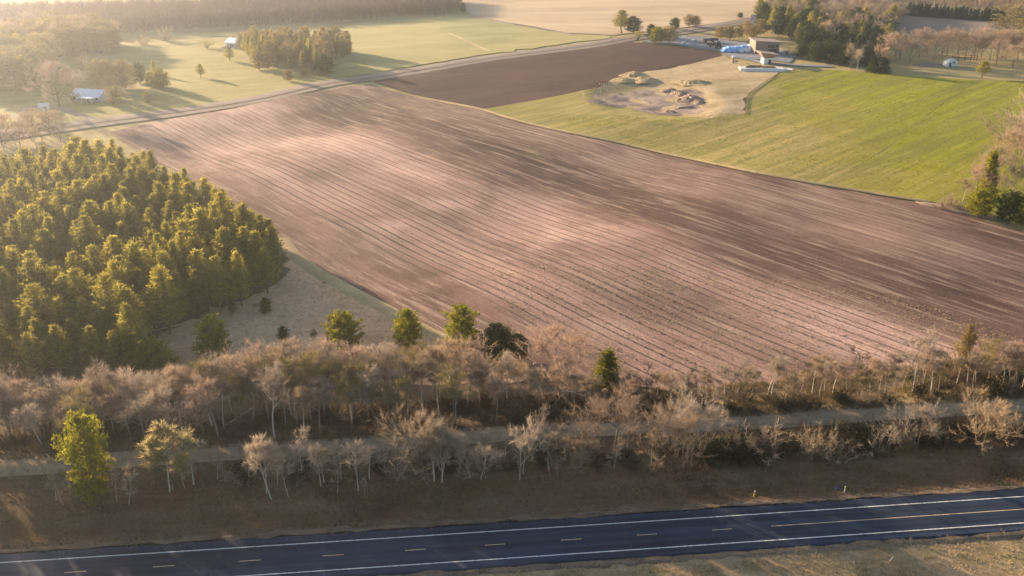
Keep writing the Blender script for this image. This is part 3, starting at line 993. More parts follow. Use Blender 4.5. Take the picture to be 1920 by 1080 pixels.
# --- pine plantation beside the ploughed field
for p in scatter([(-60, 352), (120, 345), (235, 340), (330, 392), (430, 432), (520, 490), (545, 525), (500, 556), (425, 585), (335, 618), (305, 650), (280, 705), (120, 725), (-40, 735)], 4.65, 5, 9000):
    qx, qy = to_px(p)
    if qx < -70:
        continue
    h = rnd.uniform(10.5, 17.5)
    edge = not inside(np.array([p]) + np.array([[7.0, 0.0]]), np.array(px_poly([(-200, 345), (235, 340), (330, 392), (430, 432), (520, 490), (545, 525), (500, 556), (425, 585), (335, 618), (305, 650), (280, 705), (-200, 740)])))[0]
    if edge:
        plant('pine_tree', rnd.choice(PINE), p, h, 'pine on the open edge of the dense plantation beside the ploughed field', 'pine tree', 'pines on the plantation edge', rnd.uniform(0.85, 1.2))
    else:
        lab, grp = (('pine in the back rows of the plantation towards the house', 'pines in the back rows of the plantation') if qy < 400 else
                    ('pine in the front rows of the plantation towards the bare tree belt', 'pines in the front rows of the plantation') if qy > 610 else
                    ('pine in the middle of the plantation towards the ploughed field', 'pines in the field half of the plantation') if qx > 260 else
                    ('pine in the middle of the plantation towards the picture edge', 'pines in the outer half of the plantation'))
        plant('pine_tree', rnd.choice(PINE), p, h, lab, 'pine tree', grp, rnd.uniform(0.9, 1.3))

# --- evergreens standing alone round the clearing and the field's lower edge
G = 'lone evergreens between plantation and ploughed field'
T('evergreen_tree', PINE_B[0], 402, 672, 598, 'round evergreen alone in the shaded clearing below the plantation', 'evergreen', G, 1.2)
T('evergreen_tree', PINE_B[2], 292, 712, 640, 'broad bright evergreen at the plantation corner beside the clearing', 'evergreen', G, 1.3)
T('evergreen_tree', PINE_B[1], 248, 705, 626, 'narrow evergreen close against the broad one at the plantation corner', 'evergreen', G, 1.3)
T('evergreen_tree', PINE_B[2], 646, 662, 591, 'broad bright evergreen at the clearing corner nearest the bare tree belt', 'evergreen', G, 1.2)
T('evergreen_tree', PINE_B[1], 765, 650, 583, 'pointed evergreen on the grassy field margin', 'evergreen', G, 1.2)
T('evergreen_tree', PINE_B[0], 866, 652, 577, 'tallest bright evergreen at the edge of the ploughed soil', 'evergreen', G, 1.2)
T('evergreen_tree', DPINE[0], 933, 672, 610, 'darker evergreen beside the tallest one at the ploughed edge', 'evergreen', G, 1.3)
T('evergreen_tree', DPINE[2], 972, 672, 627, 'small dark evergreen touching the darker evergreen', 'evergreen', G, 1.4)
T('evergreen_tree', FIR_B[0], 1136, 722, 655, 'yellow green conical evergreen alone where the tree belt ends', 'evergreen', G, 1.9)
T('young_pine', PINE_B[1], 499, 588, 560, 'small young pine in the clearing under the plantation edge', 'young pine', None, 1.2)
T('young_pine', PINE[1], 437, 590, 566, 'low young pine pressed against the plantation edge', 'young pine', None, 1.5)
T('young_pine', DPINE[1], 532, 640, 613, 'tiny dark pine behind the bare belt in the clearing', 'young pine', None, 0.9)
T('evergreen_bush', BUSH[0], 590, 640, 618, 'small dark bush at the clearing beside the broad evergreen', 'bush', None, 0.8, 3.0)

# --- bare tree belt between field and trail
def belt_y(x):
    return np.interp(x, [-600, 0, 250, 450, 640, 850, 1000, 1250], [905, 876, 858, 845, 834, 818, 808, 796])
GB = 'bare trees of the belt between field and trail'
for row, (dy, gap) in enumerate(((-24, 28), (-46, 27), (-68, 26), (-92, 30))):
    x = -430.0 + row * 7
    while x < 1200:
        y = belt_y(x) + dy + rnd.uniform(-8, 8)
        h = rnd.uniform(9.0, 13.5) * (1.0 if row < 3 else 0.95)
        h *= float(np.interp(x, [0, 300, 480, 720, 1000, 1100, 1200], [1.0, 0.95, 1.12, 1.12, 0.95, 0.8, 0.6]))
        if row == 3 and not (330 < x < 1010):
            x += gap
            continue
        if row == 0 and rnd.random() < 0.5:
            x += gap
            continue
        kit = rnd.choice(BARE if rnd.random() < 0.93 else ROUND)
        p_ = at(x, y)
        lim = float(np.interp(x, [0, 150, 300, 360, 450, 550, 700, 800, 900, 1000, 1100, 1200], [690, 700, 690, 690, 658, 640, 650, 645, 668, 690, 712, 748]))
        h = min(h, max(4.0, top_height(p_, lim + rnd.uniform(-14, 30))))
        lab = ('leafless tree in the front row of the belt along the trail', 'leafless tree in the thick of the belt above the trail',
               'leafless tree in the upper rows of the belt', 'leafless tree on the belt edge facing clearing and field')[row]
        plant('bare_tree', kit, p_, h, lab, 'tree', GB + (', front row', ', middle', ', upper rows', ', field edge')[row], rnd.uniform(1.0, 1.35))
        x += gap * rnd.uniform(0.75, 1.3) * (1.3 if x < -40 else 1.0)
for k in range(64):
    x = rnd.uniform(-200, 1230)
    p = at(x, belt_y(x) - rnd.uniform(14, 70))
    plant('shrub', SHRUB[rnd.choice((0, 1, 1, 1))], p, rnd.uniform(2.0, 3.8), 'leafless brown shrub under the belt trees above the trail', 'shrub', 'shrubs under the belt trees', rnd.uniform(1.1, 1.7), 3.0)
T('bare_tree', ROUND[0], 1045, 745, 632, 'wide pink brown leafless crown where the belt meets the ploughed field', 'tree', None, 1.25)
T('bare_tree', BARE[4], 190, 800, 690, 'pale leafless tree with forked crown above the trail behind the yellow pine', 'tree', None, 0.9)

# --- scrub strip above the trail, right of the belt
for k in range(80):
    x = rnd.uniform(1150, 1960)
    y0 = float(np.interp(x, [1150, 1400, 1600, 1920, 2000], [792, 778, 766, 746, 742]))
    y = y0 - abs(rnd.gauss(0, 1)) * float(np.interp(x, [1150, 1500, 1920], [25, 16, 34])) - 4
    p = at(x, y)
    plant('shrub', rnd.choice((SHRUB[0], SHRUB[1], SHRUB[3], THICKET[0], SHRUB[1])), p, rnd.uniform(1.4, 3.4), 'dry brown shrub in the scrub strip above the trail', 'shrub', 'shrubs of the scrub strip', rnd.uniform(1.1, 1.8), 3.0)
GS = None
for px, py, top, kit, w, lean, lab in (
        (1218, 757, 688, SNAG[1], 1.5, 0.0, 'dark forked leafless tree at the belt end of the scrub strip'),
        (1300, 752, 690, SNAG[0], 0.8, 0.0, 'thin upright bare sapling at the start of the scrub strip'),
        (1492, 738, 672, SNAG[0], 1.0, 0.16, 'slender dark tree leaning over the scrub strip'),
        (1545, 735, 655, BIRCH[1], 0.8, 0.0, 'thin leafless sapling beside the leaning slender tree'),
        (1600, 735, 650, SNAG[1], 1.0, 0.05, 'bare sapling with open twigs midway along the scrub strip'),
        (1648, 735, 668, BIRCH[3], 0.8, 0.05, 'short pale sapling midway along the scrub strip'),
        (1708, 742, 622, BIRCH[0], 1.3, 0.04, 'tall forked pale tree standing highest in the scrub strip'),
        (1727, 735, 640, BIRCH[2], 0.8, 0.12, 'pale leaning trunk beside the tall forked tree'),
        (1770, 728, 660, SNAG[1], 1.0, 0.10, 'dark twiggy sapling beyond the tall forked tree'),
        (1830, 722, 650, BIRCH[3], 0.9, 0.18, 'white leaning sapling near the olive leafed tree'),
        (1868, 730, 655, SNAG[0], 1.0, 0.10, 'dark upright sapling near the picture edge in the scrub'),
        (1905, 726, 640, BIRCH[1], 1.0, 0.15, 'pale sapling closest to the picture edge in the scrub')):
    T('bare_tree', kit, px, py, top, lab, 'tree', GS, w, 10.0, (0, lean))
for k in range(34):
    x = 1190 + k * 22 + rnd.uniform(-8, 8)
    y = float(np.interp(x, [1190, 1400, 1600, 1920], [762, 752, 740, 728])) + rnd.uniform(-12, 8)
    p = at(x, y)
    plant('bare_tree', rnd.choice(BARE), p, max(3.0, top_height(p, float(np.interp(x, [1190, 1500, 1920], [690, 662, 625])) + rnd.uniform(0, 45))), 'thin leafless sapling rising from the scrub strip along the field', 'tree', 'saplings of the scrub strip', rnd.uniform(0.9, 1.3))
T('leafy_tree', GOLD[0], 1806, 690, 614, 'narrow yellow green leafed tree standing in the scrub strip', 'tree', None, 0.55)
T('leafy_tree', OLIVE[0], 1862, 690, 640, 'small olive leafed tree in the scrub near the picture edge', 'tree', None, 0.7)
for k in range(20):
    x = rnd.uniform(1755, 1960)
    p = at(x, rnd.uniform(648, 720))
    plant('shrub', SHRUB[rnd.choice((3, 3, 0))], p, rnd.uniform(2.2, 4.2), 'olive tinged shrub on the field side of the scrub strip', 'shrub', 'olive shrubs at the scrub strip', rnd.uniform(0.9, 1.3), 3.0)

# --- trees between trail and highway
T('pine_tree', pine_meshes(24, M['needle_bright'], low=0.05, wide=2.6, dense=2.0, cone=0.15, bulge=0.12, leaf=0.32), 178, 945, 790, 'tall bright yellow green pine alone between trail and highway', 'pine tree', None, 0.72)
T('leafy_tree', GOLDBARE[0], 318, 922, 812, 'leaning tree with golden foliage beside the yellow green pine', 'tree', None, 1.2, 10.0, (0, -0.10))
rows = [(106, 938, 872, 0.9, -0.22), (118, 946, 884, 0.7, -0.2), (131, 936, 884, 0.6, -0.15), (220, 941, 888, 0.8, -0.25), (242, 946, 884, 0.8, -0.25), (322, 940, 908, 0.5, -0.2),
        (346, 915, 852, 1.0, 0.0), (363, 908, 797, 1.15, 0.0), (462, 880, 815, 0.7, 0.0), (509, 936, 805, 0.8, -0.16), (500, 925, 812, 0.9, -0.05), (541, 932, 846, 0.7, -0.16), (566, 900, 816, 0.9, -0.06),
        (602, 912, 828, 1.0, -0.06), (633, 924, 878, 0.8, 0.05), (671, 920, 822, 0.9, 0.0), (684, 926, 888, 0.7, 0.0), (756, 899, 858, 0.8, -0.1), (862, 890, 838, 0.8, -0.05), (882, 895, 822, 1.0, 0.18),
        (902, 899, 816, 1.1, 0.16), (912, 899, 865, 0.9, 0.25), (974, 899, 793, 0.9, 0.02), (981, 888, 800, 0.8, 0.0), (1010, 858, 778, 0.8, 0.0), (1042, 852, 780, 0.9, 0.0), (1660, 842, 785, 0.8, 0.35), (1030, 892, 850, 0.7, -0.15), (1045, 892, 858, 0.7, -0.2)]
place = ['pale thin trunk', 'pale slim sapling', 'white barked tree', 'grey twigged sapling']
near = {0: 'left of the yellow green pine', 300: 'near the golden leaning tree', 400: 'in the loose birch row past the open trail', 700: 'near the many stemmed clump', 900: 'beyond the many stemmed clump', 1200: 'among the dark shrubs below the trail'}
marks = ['first of the leaning group before the yellow pine', 'second of the leaning group before the yellow pine', 'shortest of the leaning group before the yellow pine', 'leaning in front of the yellow pine', 'leaning just past the yellow pine',
         'tiny one under the golden tree', 'bushy one between golden tree and tall spreading tree', 'tall spreading one past the golden tree', 'at the start of the loose row beside the trail', 'tallest of the loose row', 'upright beside the tallest of the loose row',
         'low one in the loose row', 'upright with round head in the loose row', 'with wide head near the end of the loose row', 'short one after the loose row', 'bright trunk before the round twiggy crown', 'small one beside the bright trunk', 'curved one under the round twiggy crown',
         'short one past the many stemmed clump', 'leaning away from the many stemmed clump', 'longest leaning one past the clump', 'arched low one past the clump', 'tall slim one alone beside the trail', 'twin of the tall slim one', 'poking above the trail past the slim twins',
         'pale stubby top above the trail', 'leaning over the dark shrubs below the trail', 'faint one on the bank past the slim twins', 'faint leaning one on the bank past the slim twins']
for (px, py, top, w, lean), mk in zip(rows, marks):
    T('birch_tree', rnd.choice(BIRCH), px, py, top, 'pale leafless birch, ' + mk, 'birch', 'pale birches between trail and highway', w * 1.05, 10.0, (0, lean))
T('birch_tree', CLUMP[0], 824, 901, 780, 'many stemmed pale birch clump with white trunks below the trail', 'birch', 'pale birches between trail and highway', 1.0)
for px, py, top, kit, w, lab in (
        (775, 893, 785, ROUND[1], 1.0, 'round brown twiggy crown behind the many stemmed birch clump'),
        (1150, 872, 752, ROUND[0], 1.05, 'pink leafless crown rising over the trail past the birches'),
        (1290, 882, 752, ROUND[2], 1.0, 'large pale leafless crown in front of the trail bend'),
        (1262, 878, 775, ROUND[1], 0.9, 'brown leafless crown touching the large pale one'),
        (1090, 885, 812, ROUND[1], 1.1, 'low brown leafless crown on the bank below the trail'),
        (1718, 848, 764, ROUND[2], 1.0, 'grey spreading leafless crown over the trail verge'),
        (1835, 842, 752, ROUND[1], 1.0, 'brown leafless crown close to the picture edge below the trail')):
    T('bare_tree', kit, px, py, top, lab, 'tree', None, w)
for px, py, top, kit, w, lab in (
        (1562, 862, 814, SHRUB[4], 1.2, 'bright tan shrub glowing among the dark ones below the trail'),
        (1432, 858, 806, SHRUB[2], 1.6, 'reddish shrub below the trail past the large pale crown'),
        (1378, 856, 802, SHRUB[0], 1.2, 'brown shrub beside the reddish one below the trail'),
        (1520, 858, 800, SHRUB[0], 1.2, 'brown shrub beside the bright tan one below the trail'),
        (1635, 850, 806, SHRUB[4], 1.0, 'pale thin shrub past the bright tan one below the trail')):
    T('shrub', kit, px, py, top, lab, 'shrub', None, w, 3.0)
for k in range(105):
    x = rnd.choice((rnd.uniform(420, 1330), rnd.uniform(1320, 1960), rnd.uniform(1320, 1960)))
    y = float(np.interp(x, [420, 900, 1300, 1600, 1960], [900, 872, 850, 832, 818])) + rnd.uniform(-14, 26)
    dark = x > 1320
    plant('shrub', (rnd.choice((SHRUB[1], THICKET[0], THICKET[1], SHRUB[3])) if dark else SHRUB[rnd.choice((0, 1, 4, 2))]), at(x, y), rnd.uniform(1.4, 3.2) * (1.25 if dark else 0.75),
          'dark dense shrub on the slope below the trail' if dark else 'low leafless shrub among the birches below the trail', 'shrub',
          'dark shrubs below the trail' if dark else 'low shrubs among the birches', rnd.uniform(1.1, 1.7), 3.0)

for k in range(22):
    x = 415 + k * 38 + rnd.uniform(-16, 16)
    p = at(x, float(np.interp(x, [415, 800, 1300], [902, 880, 862])) + rnd.uniform(-12, 16))
    plant('birch_tree', rnd.choice(BIRCH + BARE[2:4]), p, rnd.uniform(4.5, 8.5), 'grey leafless sapling filling the row between trail and highway', 'birch', 'grey saplings between trail and highway', rnd.uniform(0.9, 1.3))
for k in range(40):
    x = rnd.uniform(430, 1330)
    p = at(x, float(np.interp(x, [420, 900, 1300], [898, 872, 856])) + rnd.uniform(-16, 14))
    plant('shrub', rnd.choice((SHRUB[4], SHRUB[1], SHRUB[0], THICKET[0])), p, rnd.uniform(1.6, 3.2), 'grey brown shrub crowding under the birches below the trail', 'shrub', 'shrubs crowding under the birches', rnd.uniform(1.2, 1.8), 3.0)

# --- meadow trees in the upper fields
for px, py, top, kit, w, lab in (
        (196, 166, 119, OLIVE[1], 1.2, 'broad olive tree beside the pale roofed house'),
        (236, 166, 120, GOLD[1], 1.0, 'tan leafed tree next to the broad olive one by the house'),
        (262, 156, 121, DPINE[2], 1.0, 'dark evergreen behind the tan leafed tree by the house'),
        (290, 140, 113, PINE[2], 0.9, 'slim pine alone above the green bush in the meadow'),
        (302, 165, 134, PINE_B[0], 1.3, 'green bushy evergreen at the edge of the sunny meadow'),
        (284, 162, 138, PINE_B[1], 1.2, 'smaller evergreen beside the green bushy one in the meadow'),
        (377, 146, 122, PINE[3], 1.3, 'lone dark pine in the middle of the sunny meadow'),
        (278, 193, 174, OLIVE[0], 1.0, 'small lone olive tree between house and farm road'),
        (213, 196, 166, OLIVE[0], 1.2, 'olive tree close in front of the pale roofed house'),
        (431, 114, 90, PINE[4], 1.2, 'dark pine apart from the grove on its meadow side'),
        (486, 131, 100, GOLD[0], 1.2, 'golden tree in front of the grove'),
        (503, 129, 102, GOLD[1], 1.0, 'second golden tree touching the first before the grove'),
        (541, 152, 134, OLIVE[1], 1.1, 'small olive tree by the farm road below the grove'),
        (570, 142, 130, OLIVE[0], 1.6, 'low olive tree at the foot of the grove by the farm road'),
        (610, 140, 108, DPINE[1], 1.1, 'dark rounded evergreen at the grove corner by the farm road'),
        (868, 24, 8, DPINE[2], 1.0, 'single dark pine at the end of the far bare wood'),
        (1165, 62, 21, PINE[3], 1.5, 'large round topped pine beside the farm road'),
        (1187, 62, 34, DPINE[0], 1.2, 'dark tree touching the large round topped pine'),
        (1232, 80, 54, PINE_B[0], 1.4, 'leafy green tree at the dark field corner'),
        (1196, 76, 58, BUSH[1], 1.0, 'low green tree at the dark field corner by the road'),
        (1255, 80, 54, OLIVE[1], 1.3, 'brownish tree next to the leafy green one at the field corner'),
        (1221, 66, 48, DPINE[2], 1.3, 'small dark tree behind the leafy green one at the field corner'),
        (1265, 55, 36, DPINE[0], 1.1, 'dark tree alone by the yard entrance'),
        (1292, 50, 30, OLIVE[0], 1.2, 'pale olive tree in the far tan field'),
        (1304, 50, 33, GOLD[1], 1.2, 'second pale tree in the far tan field'),
        (1388, 34, 26, DPINE[1], 1.2, 'tiny dark tree on the far track'),
        (1841, 146, 116, PINE[3], 1.5, 'round lone evergreen on the lawn near the white dome'),
        (1594, 128, 86, ROUND[2], 0.6, 'pale upright bare tree at the front of the mixed wood'),
        (1606, 132, 96, BARE[3], 0.8, 'second pale bare tree at the front of the mixed wood'),
        (1637, 135, 108, FIR[1], 1.6, 'dark fir at the wood corner casting a long shadow on the lawn'),
        (1658, 137, 112, FIR[0], 1.5, 'outermost dark fir of the wood corner on the lawn'),
        (1905, 78, 18, OLIVE[1], 1.5, 'tall pale olive tree at the top corner of the picture')):
    T('meadow_tree', kit, px, py, top - 2, lab, 'tree', None, w * 1.25, 3.0 if kit in BUSH else 10.0)
T('bare_tree', ROUND[0], 112, 200, 124, 'pink leafless tree with wide crown beside the pale roofed house', 'tree', None, 1.1)
T('bare_tree', ROUND[0], 600, 118, 82, 'pink leafless crown in the corner of the grove', 'tree', None, 1.0)
for px, py, top, kit, w, lab in ((150, 176, 140, ROUND[1], 1.0, 'brown leafless tree directly behind the pale roofed house'), (138, 192, 165, BUSH[2], 1.2, 'olive bush at the driveway side of the pale roofed house'),
                                 (206, 182, 146, OLIVE[0], 1.2, 'olive tree at the far gable of the pale roofed house'), (60, 232, 206, ROUND[0], 1.2, 'leafless tree standing inside the driveway curve'), (92, 236, 214, BUSH[0], 1.0, 'small dark bush between driveway and farm road')):
    T('house_tree', kit, px, py, top, lab, 'tree', None, w, 3.0 if kit in BUSH else 10.0)
T('shrub', SHRUB[2], 165, 132, 100, 'faint pink leafless shrub in the shaded meadow', 'shrub', None, 1.2, 3.0)
T('shrub', BUSH[1], 388, 90, 76, 'low green bush beside the white roofed shed', 'bush', None, 2.4, 3.0)
T('shrub', SHRUB[0], 310, 76, 48, 'brown leafless shrub clump at the end of the hedge', 'shrub', None, 1.3, 3.0)
T('shrub', SHRUB[2], 270, 84, 64, 'smaller brown shrub beside the hedge end', 'shrub', None, 1.4, 3.0)
for p in scatter([(452, 100), (475, 116), (520, 126), (560, 136), (625, 140), (612, 112), (656, 108), (650, 96), (560, 88), (465, 84)], 6.0, 8):
    plant('grove_tree', rnd.choice((GOLD[0], OLIVE[0], PINE[0], PINE[2], OLIVE[1])), p, rnd.uniform(9, 14), 'tall narrow tree in the dense golden brown grove', 'tree', 'trees of the golden grove', rnd.uniform(0.75, 1.1))
for poly, kits, hh, gap, lab, grp in (
        ([(0, 175), (60, 172), (92, 150), (88, 118), (40, 105), (-40, 105), (-40, 180)], OLIVE + PINE[:2], (12, 17), 6.0, 'hazy olive tree in the round clump at the meadow edge', 'trees of the meadow edge clump'),
        ([(35, 108), (130, 108), (215, 98), (210, 78), (100, 70), (0, 78)], OLIVE + GOLD + ROUND[:1], (11, 17), 7.0, 'hazy brown olive tree in the long clump behind the meadow', 'trees of the long clump'),
        ([(-40, 300), (30, 290), (110, 268), (125, 250), (60, 246), (-40, 262)], ROUND + BARE[:2], (6, 10), 6.5, 'purple brown leafless tree behind the plantation', 'bare trees behind the plantation'),
        ):
    for p in scatter(poly, gap, 3):
        plant('hazy_tree', rnd.choice(kits), p, rnd.uniform(*hh), lab, 'tree', grp, rnd.uniform(1.1, 1.5))

# --- mixed wood behind the farm
GW = 'trees of the mixed wood behind the farm'
for p in scatter([(1425, 55), (1420, 22), (1500, 5), (1680, 8), (1690, 30), (1672, 62), (1665, 85), (1648, 108), (1622, 126), (1560, 118), (1520, 112), (1500, 96), (1490, 78), (1450, 66)], 8.0, 4, 9000):
    qx, qy = to_px(p)
    if qy > 92:
        kit, nm, lab, cat, h = rnd.choice(DPINE + FIR + PINE[:1]), 'dark_evergreen', 'dark evergreen at the front of the mixed wood behind the farm', 'evergreen', rnd.uniform(7, 12)
    elif qy > 50 and rnd.random() < 0.72 or qx < 1545 and rnd.random() < 0.7:
        kit, nm, lab, cat, h = rnd.choice(DPINE + PINE), 'dark_evergreen', 'green evergreen deep in the mixed wood behind the farm', 'evergreen', rnd.uniform(11, 17)
    else:
        kit, nm, lab, cat, h = rnd.choice(ROUND), 'bare_tree', 'pinkish leafless crown in the mixed wood behind the farm', 'tree', rnd.uniform(10, 14)
    plant(nm, kit, p, h, lab, cat, GW, rnd.uniform(1.0, 1.35))
for px, py, top, kit, w, lab in (
        (1502, 108, 84, DPINE[1], 1.4, 'round dark evergreen closest to the barn at the wood front'),
        (1530, 114, 80, DPINE[0], 1.5, 'broad dark evergreen second along the wood front from the barn'),
        (1556, 117, 82, DPINE[1], 1.5, 'broad evergreen third along the wood front from the barn'),
        (1578, 122, 88, DPINE[2], 1.5, 'dark evergreen just before the pale upright bare tree'),
        (1622, 122, 88, FIR[1], 1.7, 'dark fir behind the pale bare trees at the wood front'),
        (1648, 112, 70, FIR[0], 1.7, 'tall dark fir at the grey field corner of the wood'),
        (1632, 100, 62, FIR[2], 1.8, 'tall dark fir behind the grey field corner of the wood'),
        (1512, 96, 60, DPINE[0], 1.3, 'tall dark evergreen rising behind the barn'),
        (1545, 98, 60, DPINE[2], 1.4, 'tall evergreen rising behind the broad ones at the wood front')):
    T('dark_evergreen', kit, px, py, top, lab, 'evergreen', None, w)
for px, py, h in ((1350, 72, 7), (1368, 74, 8), (1385, 72, 8), (1400, 66, 9), (1412, 72, 8), (1425, 66, 10)):
    plant('yard_tree', rnd.choice(OLIVE + GOLD[1:]), at(px, py), h, 'brown olive tree behind the blue covered stack', 'tree', 'trees behind the blue covered stack', 1.4)
for px, py, h in ((1475, 104, 5), (1488, 104, 4.5), (1500, 106, 4), (1516, 110, 4), (1534, 114, 5)):
    plant('yard_bush', rnd.choice((BUSH[1], BUSH[2], BUSH[0])), at(px, py), h, 'olive bush beside the barn at the wood edge', 'bush', 'bushes beside the barn', 1.2, 3.0)
# hedge row of firs beyond the stubble
x = 1697
while x < 1892:
    plant('fir_tree', rnd.choice(FIR), at(x, np.interp(x, [1697, 1890], [29, 41])), rnd.uniform(7, 10.5), 'dark fir in the straight windbreak row beyond the grey field', 'fir', 'firs of the windbreak row', rnd.uniform(1.2, 1.7))
    x += rnd.uniform(6, 8.5)
# orchard-like bare trees behind the dome
k = 0
for px, py, top in ((1668, 118, 72), (1690, 110, 66), (1722, 108, 62), (1752, 112, 70), (1775, 104, 62), (1812, 106, 66), (1840, 106, 62), (1858, 112, 70), (1885, 110, 66), (1910, 112, 70), (1868, 120, 84), (1900, 126, 88), (1935, 120, 70), (1650, 124, 92), (1705, 118, 84), (1680, 114, 72), (1738, 104, 64), (1795, 100, 62), (1826, 112, 74), (1872, 104, 64), (1898, 104, 66), (1920, 104, 64), (1660, 108, 74), (1765, 100, 64)):
    T('bare_tree', ROUND[k % 2], px, py, top - 4, 'round tan leafless tree in the row between grey field and white dome', 'tree', 'round bare trees behind the dome', 1.0)
    k += 1
# hedge at the picture edge beside the green field
for px, py, top in ((1915, 300, 215), (1900, 330, 250), (1925, 340, 240), (1870, 345, 280), (1895, 365, 300), (1925, 380, 300), (1830, 372, 318), (1805, 378, 335), (1940, 300, 190), (1880, 372, 330), (1848, 356, 300)):
    T('bare_tree', BARE[(px // 7) % 3] if px % 2 else ROUND[px % 3], px, py, top, 'tan leafless tree in the hedge beside the bright green field', 'tree', 'bare trees of the hedge beside the green field', 1.1)
T('fir_tree', FIR_B[0], 1848, 372, 282, 'tall slender fir in the hedge beside the bright green field', 'fir', None, 1.0)
T('evergreen_tree', PINE_B[2], 1834, 406, 358, 'round yellow green evergreen where hedge meets the ploughed field', 'evergreen', None, 1.25)
T('evergreen_tree', DPINE[1], 1890, 418, 362, 'dark green evergreen beside the round yellow green one', 'evergreen', None, 1.2)
T('evergreen_tree', PINE_B[0], 1925, 430, 375, 'evergreen cut by the picture edge beyond the dark green one', 'evergreen', None, 1.2)
for px, py, top in ((1765, 392, 372), (1780, 388, 360), (1795, 394, 374), (1908, 270, 200), (1915, 250, 190)):
    T('shrub', SHRUB[0], px, py, top, 'tan shrub at the hedge foot beside the green field', 'shrub', 'tan shrubs at the hedge foot', 1.3, 3.0)

# --- far woods that read as one mass
def far_wood(name, label, poly, n, mats, h0, h1, seed, lean_up=0.9):
    """thousands of stems and twig sprays joined, one object"""
    poly = np.array([at(*p) for p in poly])
    r = np.random.default_rng(seed)
    lo, hi = poly.min(0), poly.max(0)
    c = r.uniform(lo, hi, (n * 6, 2))
    c = c[inside(c, poly)][:n]
    out = []
    for p in c:
        h = r.uniform(h0, h1)
        z = float(HZ(p[0], p[1])) - 0.5
        b = np.array([p[0], p[1], z])
        t = b + np.array([r.normal(0, 0.5), r.normal(0, 0.5), h * 0.8])
        w = np.array([0.22, 0.05, 0])
        out.append((b - w, b + w, t))
        for _ in range(26):
            f = r.uniform(0.25, 0.85)
            q = b + (t - b) * f
            d = unit(np.array([r.normal(0, 0.6), r.normal(0, 0.6), lean_up]))
            e = q + d * h * r.uniform(0.15, 0.38)
            s = unit(np.cross(d, r.normal(0, 1, 3))) * r.uniform(0.10, 0.3)
            out.append((q - s, q + s, e))
    return tag(link(name, tri_mesh(name, out, mats)), label, 'wood', None, 'stuff')
M['far_twig'] = leafy('far_twig', (0.17, 0.115, 0.10), (0.25, 0.175, 0.15), 0.1)
M['far_twig_tan'] = leafy('far_twig_tan', (0.26, 0.18, 0.125), (0.33, 0.235, 0.165), 0.1)
far_wood('distant_wood', 'far leafless purple brown wood along the top of the picture', [(225, 62), (330, 55), (470, 48), (650, 38), (760, 30), (858, 24), (868, 2), (600, 8), (300, 22), (0, 30), (-150, 32), (-150, 66), (0, 66)], 5200, M['far_twig'], 11, 16, 1)
far_wood('distant_scrub', 'far tan scrub beyond the fir windbreak', [(1500, 2), (1700, 12), (1890, 24), (2050, 34), (2050, 0), (1480, -25)], 1800, M['far_twig_tan'], 5, 9, 2)

# --- dry grass and weeds that nobody could count
def tufts(name, label, poly, n, h0, h1, mat, seed, w=0.05, cat='grass', blades=4):
    r = np.random.default_rng(seed)
    poly = np.array(poly)
    lo, hi = poly.min(0), poly.max(0)
    c = r.uniform(lo, hi, (n * 8, 2))
    c = c[inside(c, poly)][:n]
    # clump the tufts
    keep = (np.sin(c[:, 0] * 0.31 + 2 * np.sin(c[:, 1] * 0.2)) * np.sin(c[:, 1] * 0.37 + 1.3 * np.sin(c[:, 0] * 0.13)) + r.uniform(-0.8, 1.2, len(c))) > 0
    c = c[keep]
    m = len(c)
    z = HZ(c[:, 0], c[:, 1]) - 0.05
    b = np.column_stack([c, z])
    out = []
    for k in range(blades):
        az = r.uniform(0, 6.28, m)
        h = r.uniform(h0, h1, m)
        d = np.column_stack([np.cos(az) * h * 0.5, np.sin(az) * h * 0.5, h])
        s = np.column_stack([-np.sin(az), np.cos(az), np.zeros(m)]) * w * r.uniform(0.6, 1.5, m)[:, None]
        o = np.column_stack([r.normal(0, 0.12, m), r.normal(0, 0.12, m), np.zeros(m)])
        out.append(np.stack([b + o - s, b + o + s, b + o + d], 1))
    return tag(link(name, tri_mesh(name, np.concatenate(out), mat)), label, cat, None, 'stuff')
M['straw'] = leafy('straw', (0.22, 0.155, 0.085), (0.33, 0.245, 0.145), 0.25)
M['straw_pale'] = leafy('straw_pale', (0.34, 0.26, 0.16), (0.46, 0.36, 0.23), 0.25)
M['weed'] = leafy('weed', (0.13, 0.09, 0.055), (0.20, 0.145, 0.085), 0.2)
tufts('dry_grass', 'dry brown grass on the slope between trail and highway', lower_verge(), 26000, 0.25, 0.7, M['straw'], 1)
tufts('near_grass', 'pale dry grass on the near side of the highway', [np.array([x, road_y(x) - 5.5]) for x in np.arange(-20, 110, 6.0)] + [np.array([110, 100.0]), np.array([-20, 100.0])], 9000, 0.2, 0.5, M['straw_pale'], 2)
tufts('undergrowth', 'brown undergrowth on the floor of the tree belt', px_poly([(-60, 830), (400, 780), (1000, 740), (1240, 740), (1240, 790), (1000, 800), (640, 826), (250, 850), (-60, 870)]), 12000, 0.4, 1.2, M['weed'], 3, 0.07)
tufts('scrub_grass', 'tall tan grass of the scrub strip above the trail', px_poly([(1190, 735), (1450, 715), (1700, 688), (1990, 650), (1990, 742), (1800, 756), (1600, 768), (1400, 782), (1200, 790)]), 16000, 0.35, 1.1, M['straw'], 4, 0.06)
tufts('clearing_grass', 'sparse pale grass in the shaded clearing', px_poly([(320, 640), (500, 560), (556, 490), (640, 540), (780, 612), (860, 650), (700, 690), (420, 700)]), 5000, 0.2, 0.5, M['straw_pale'], 5)

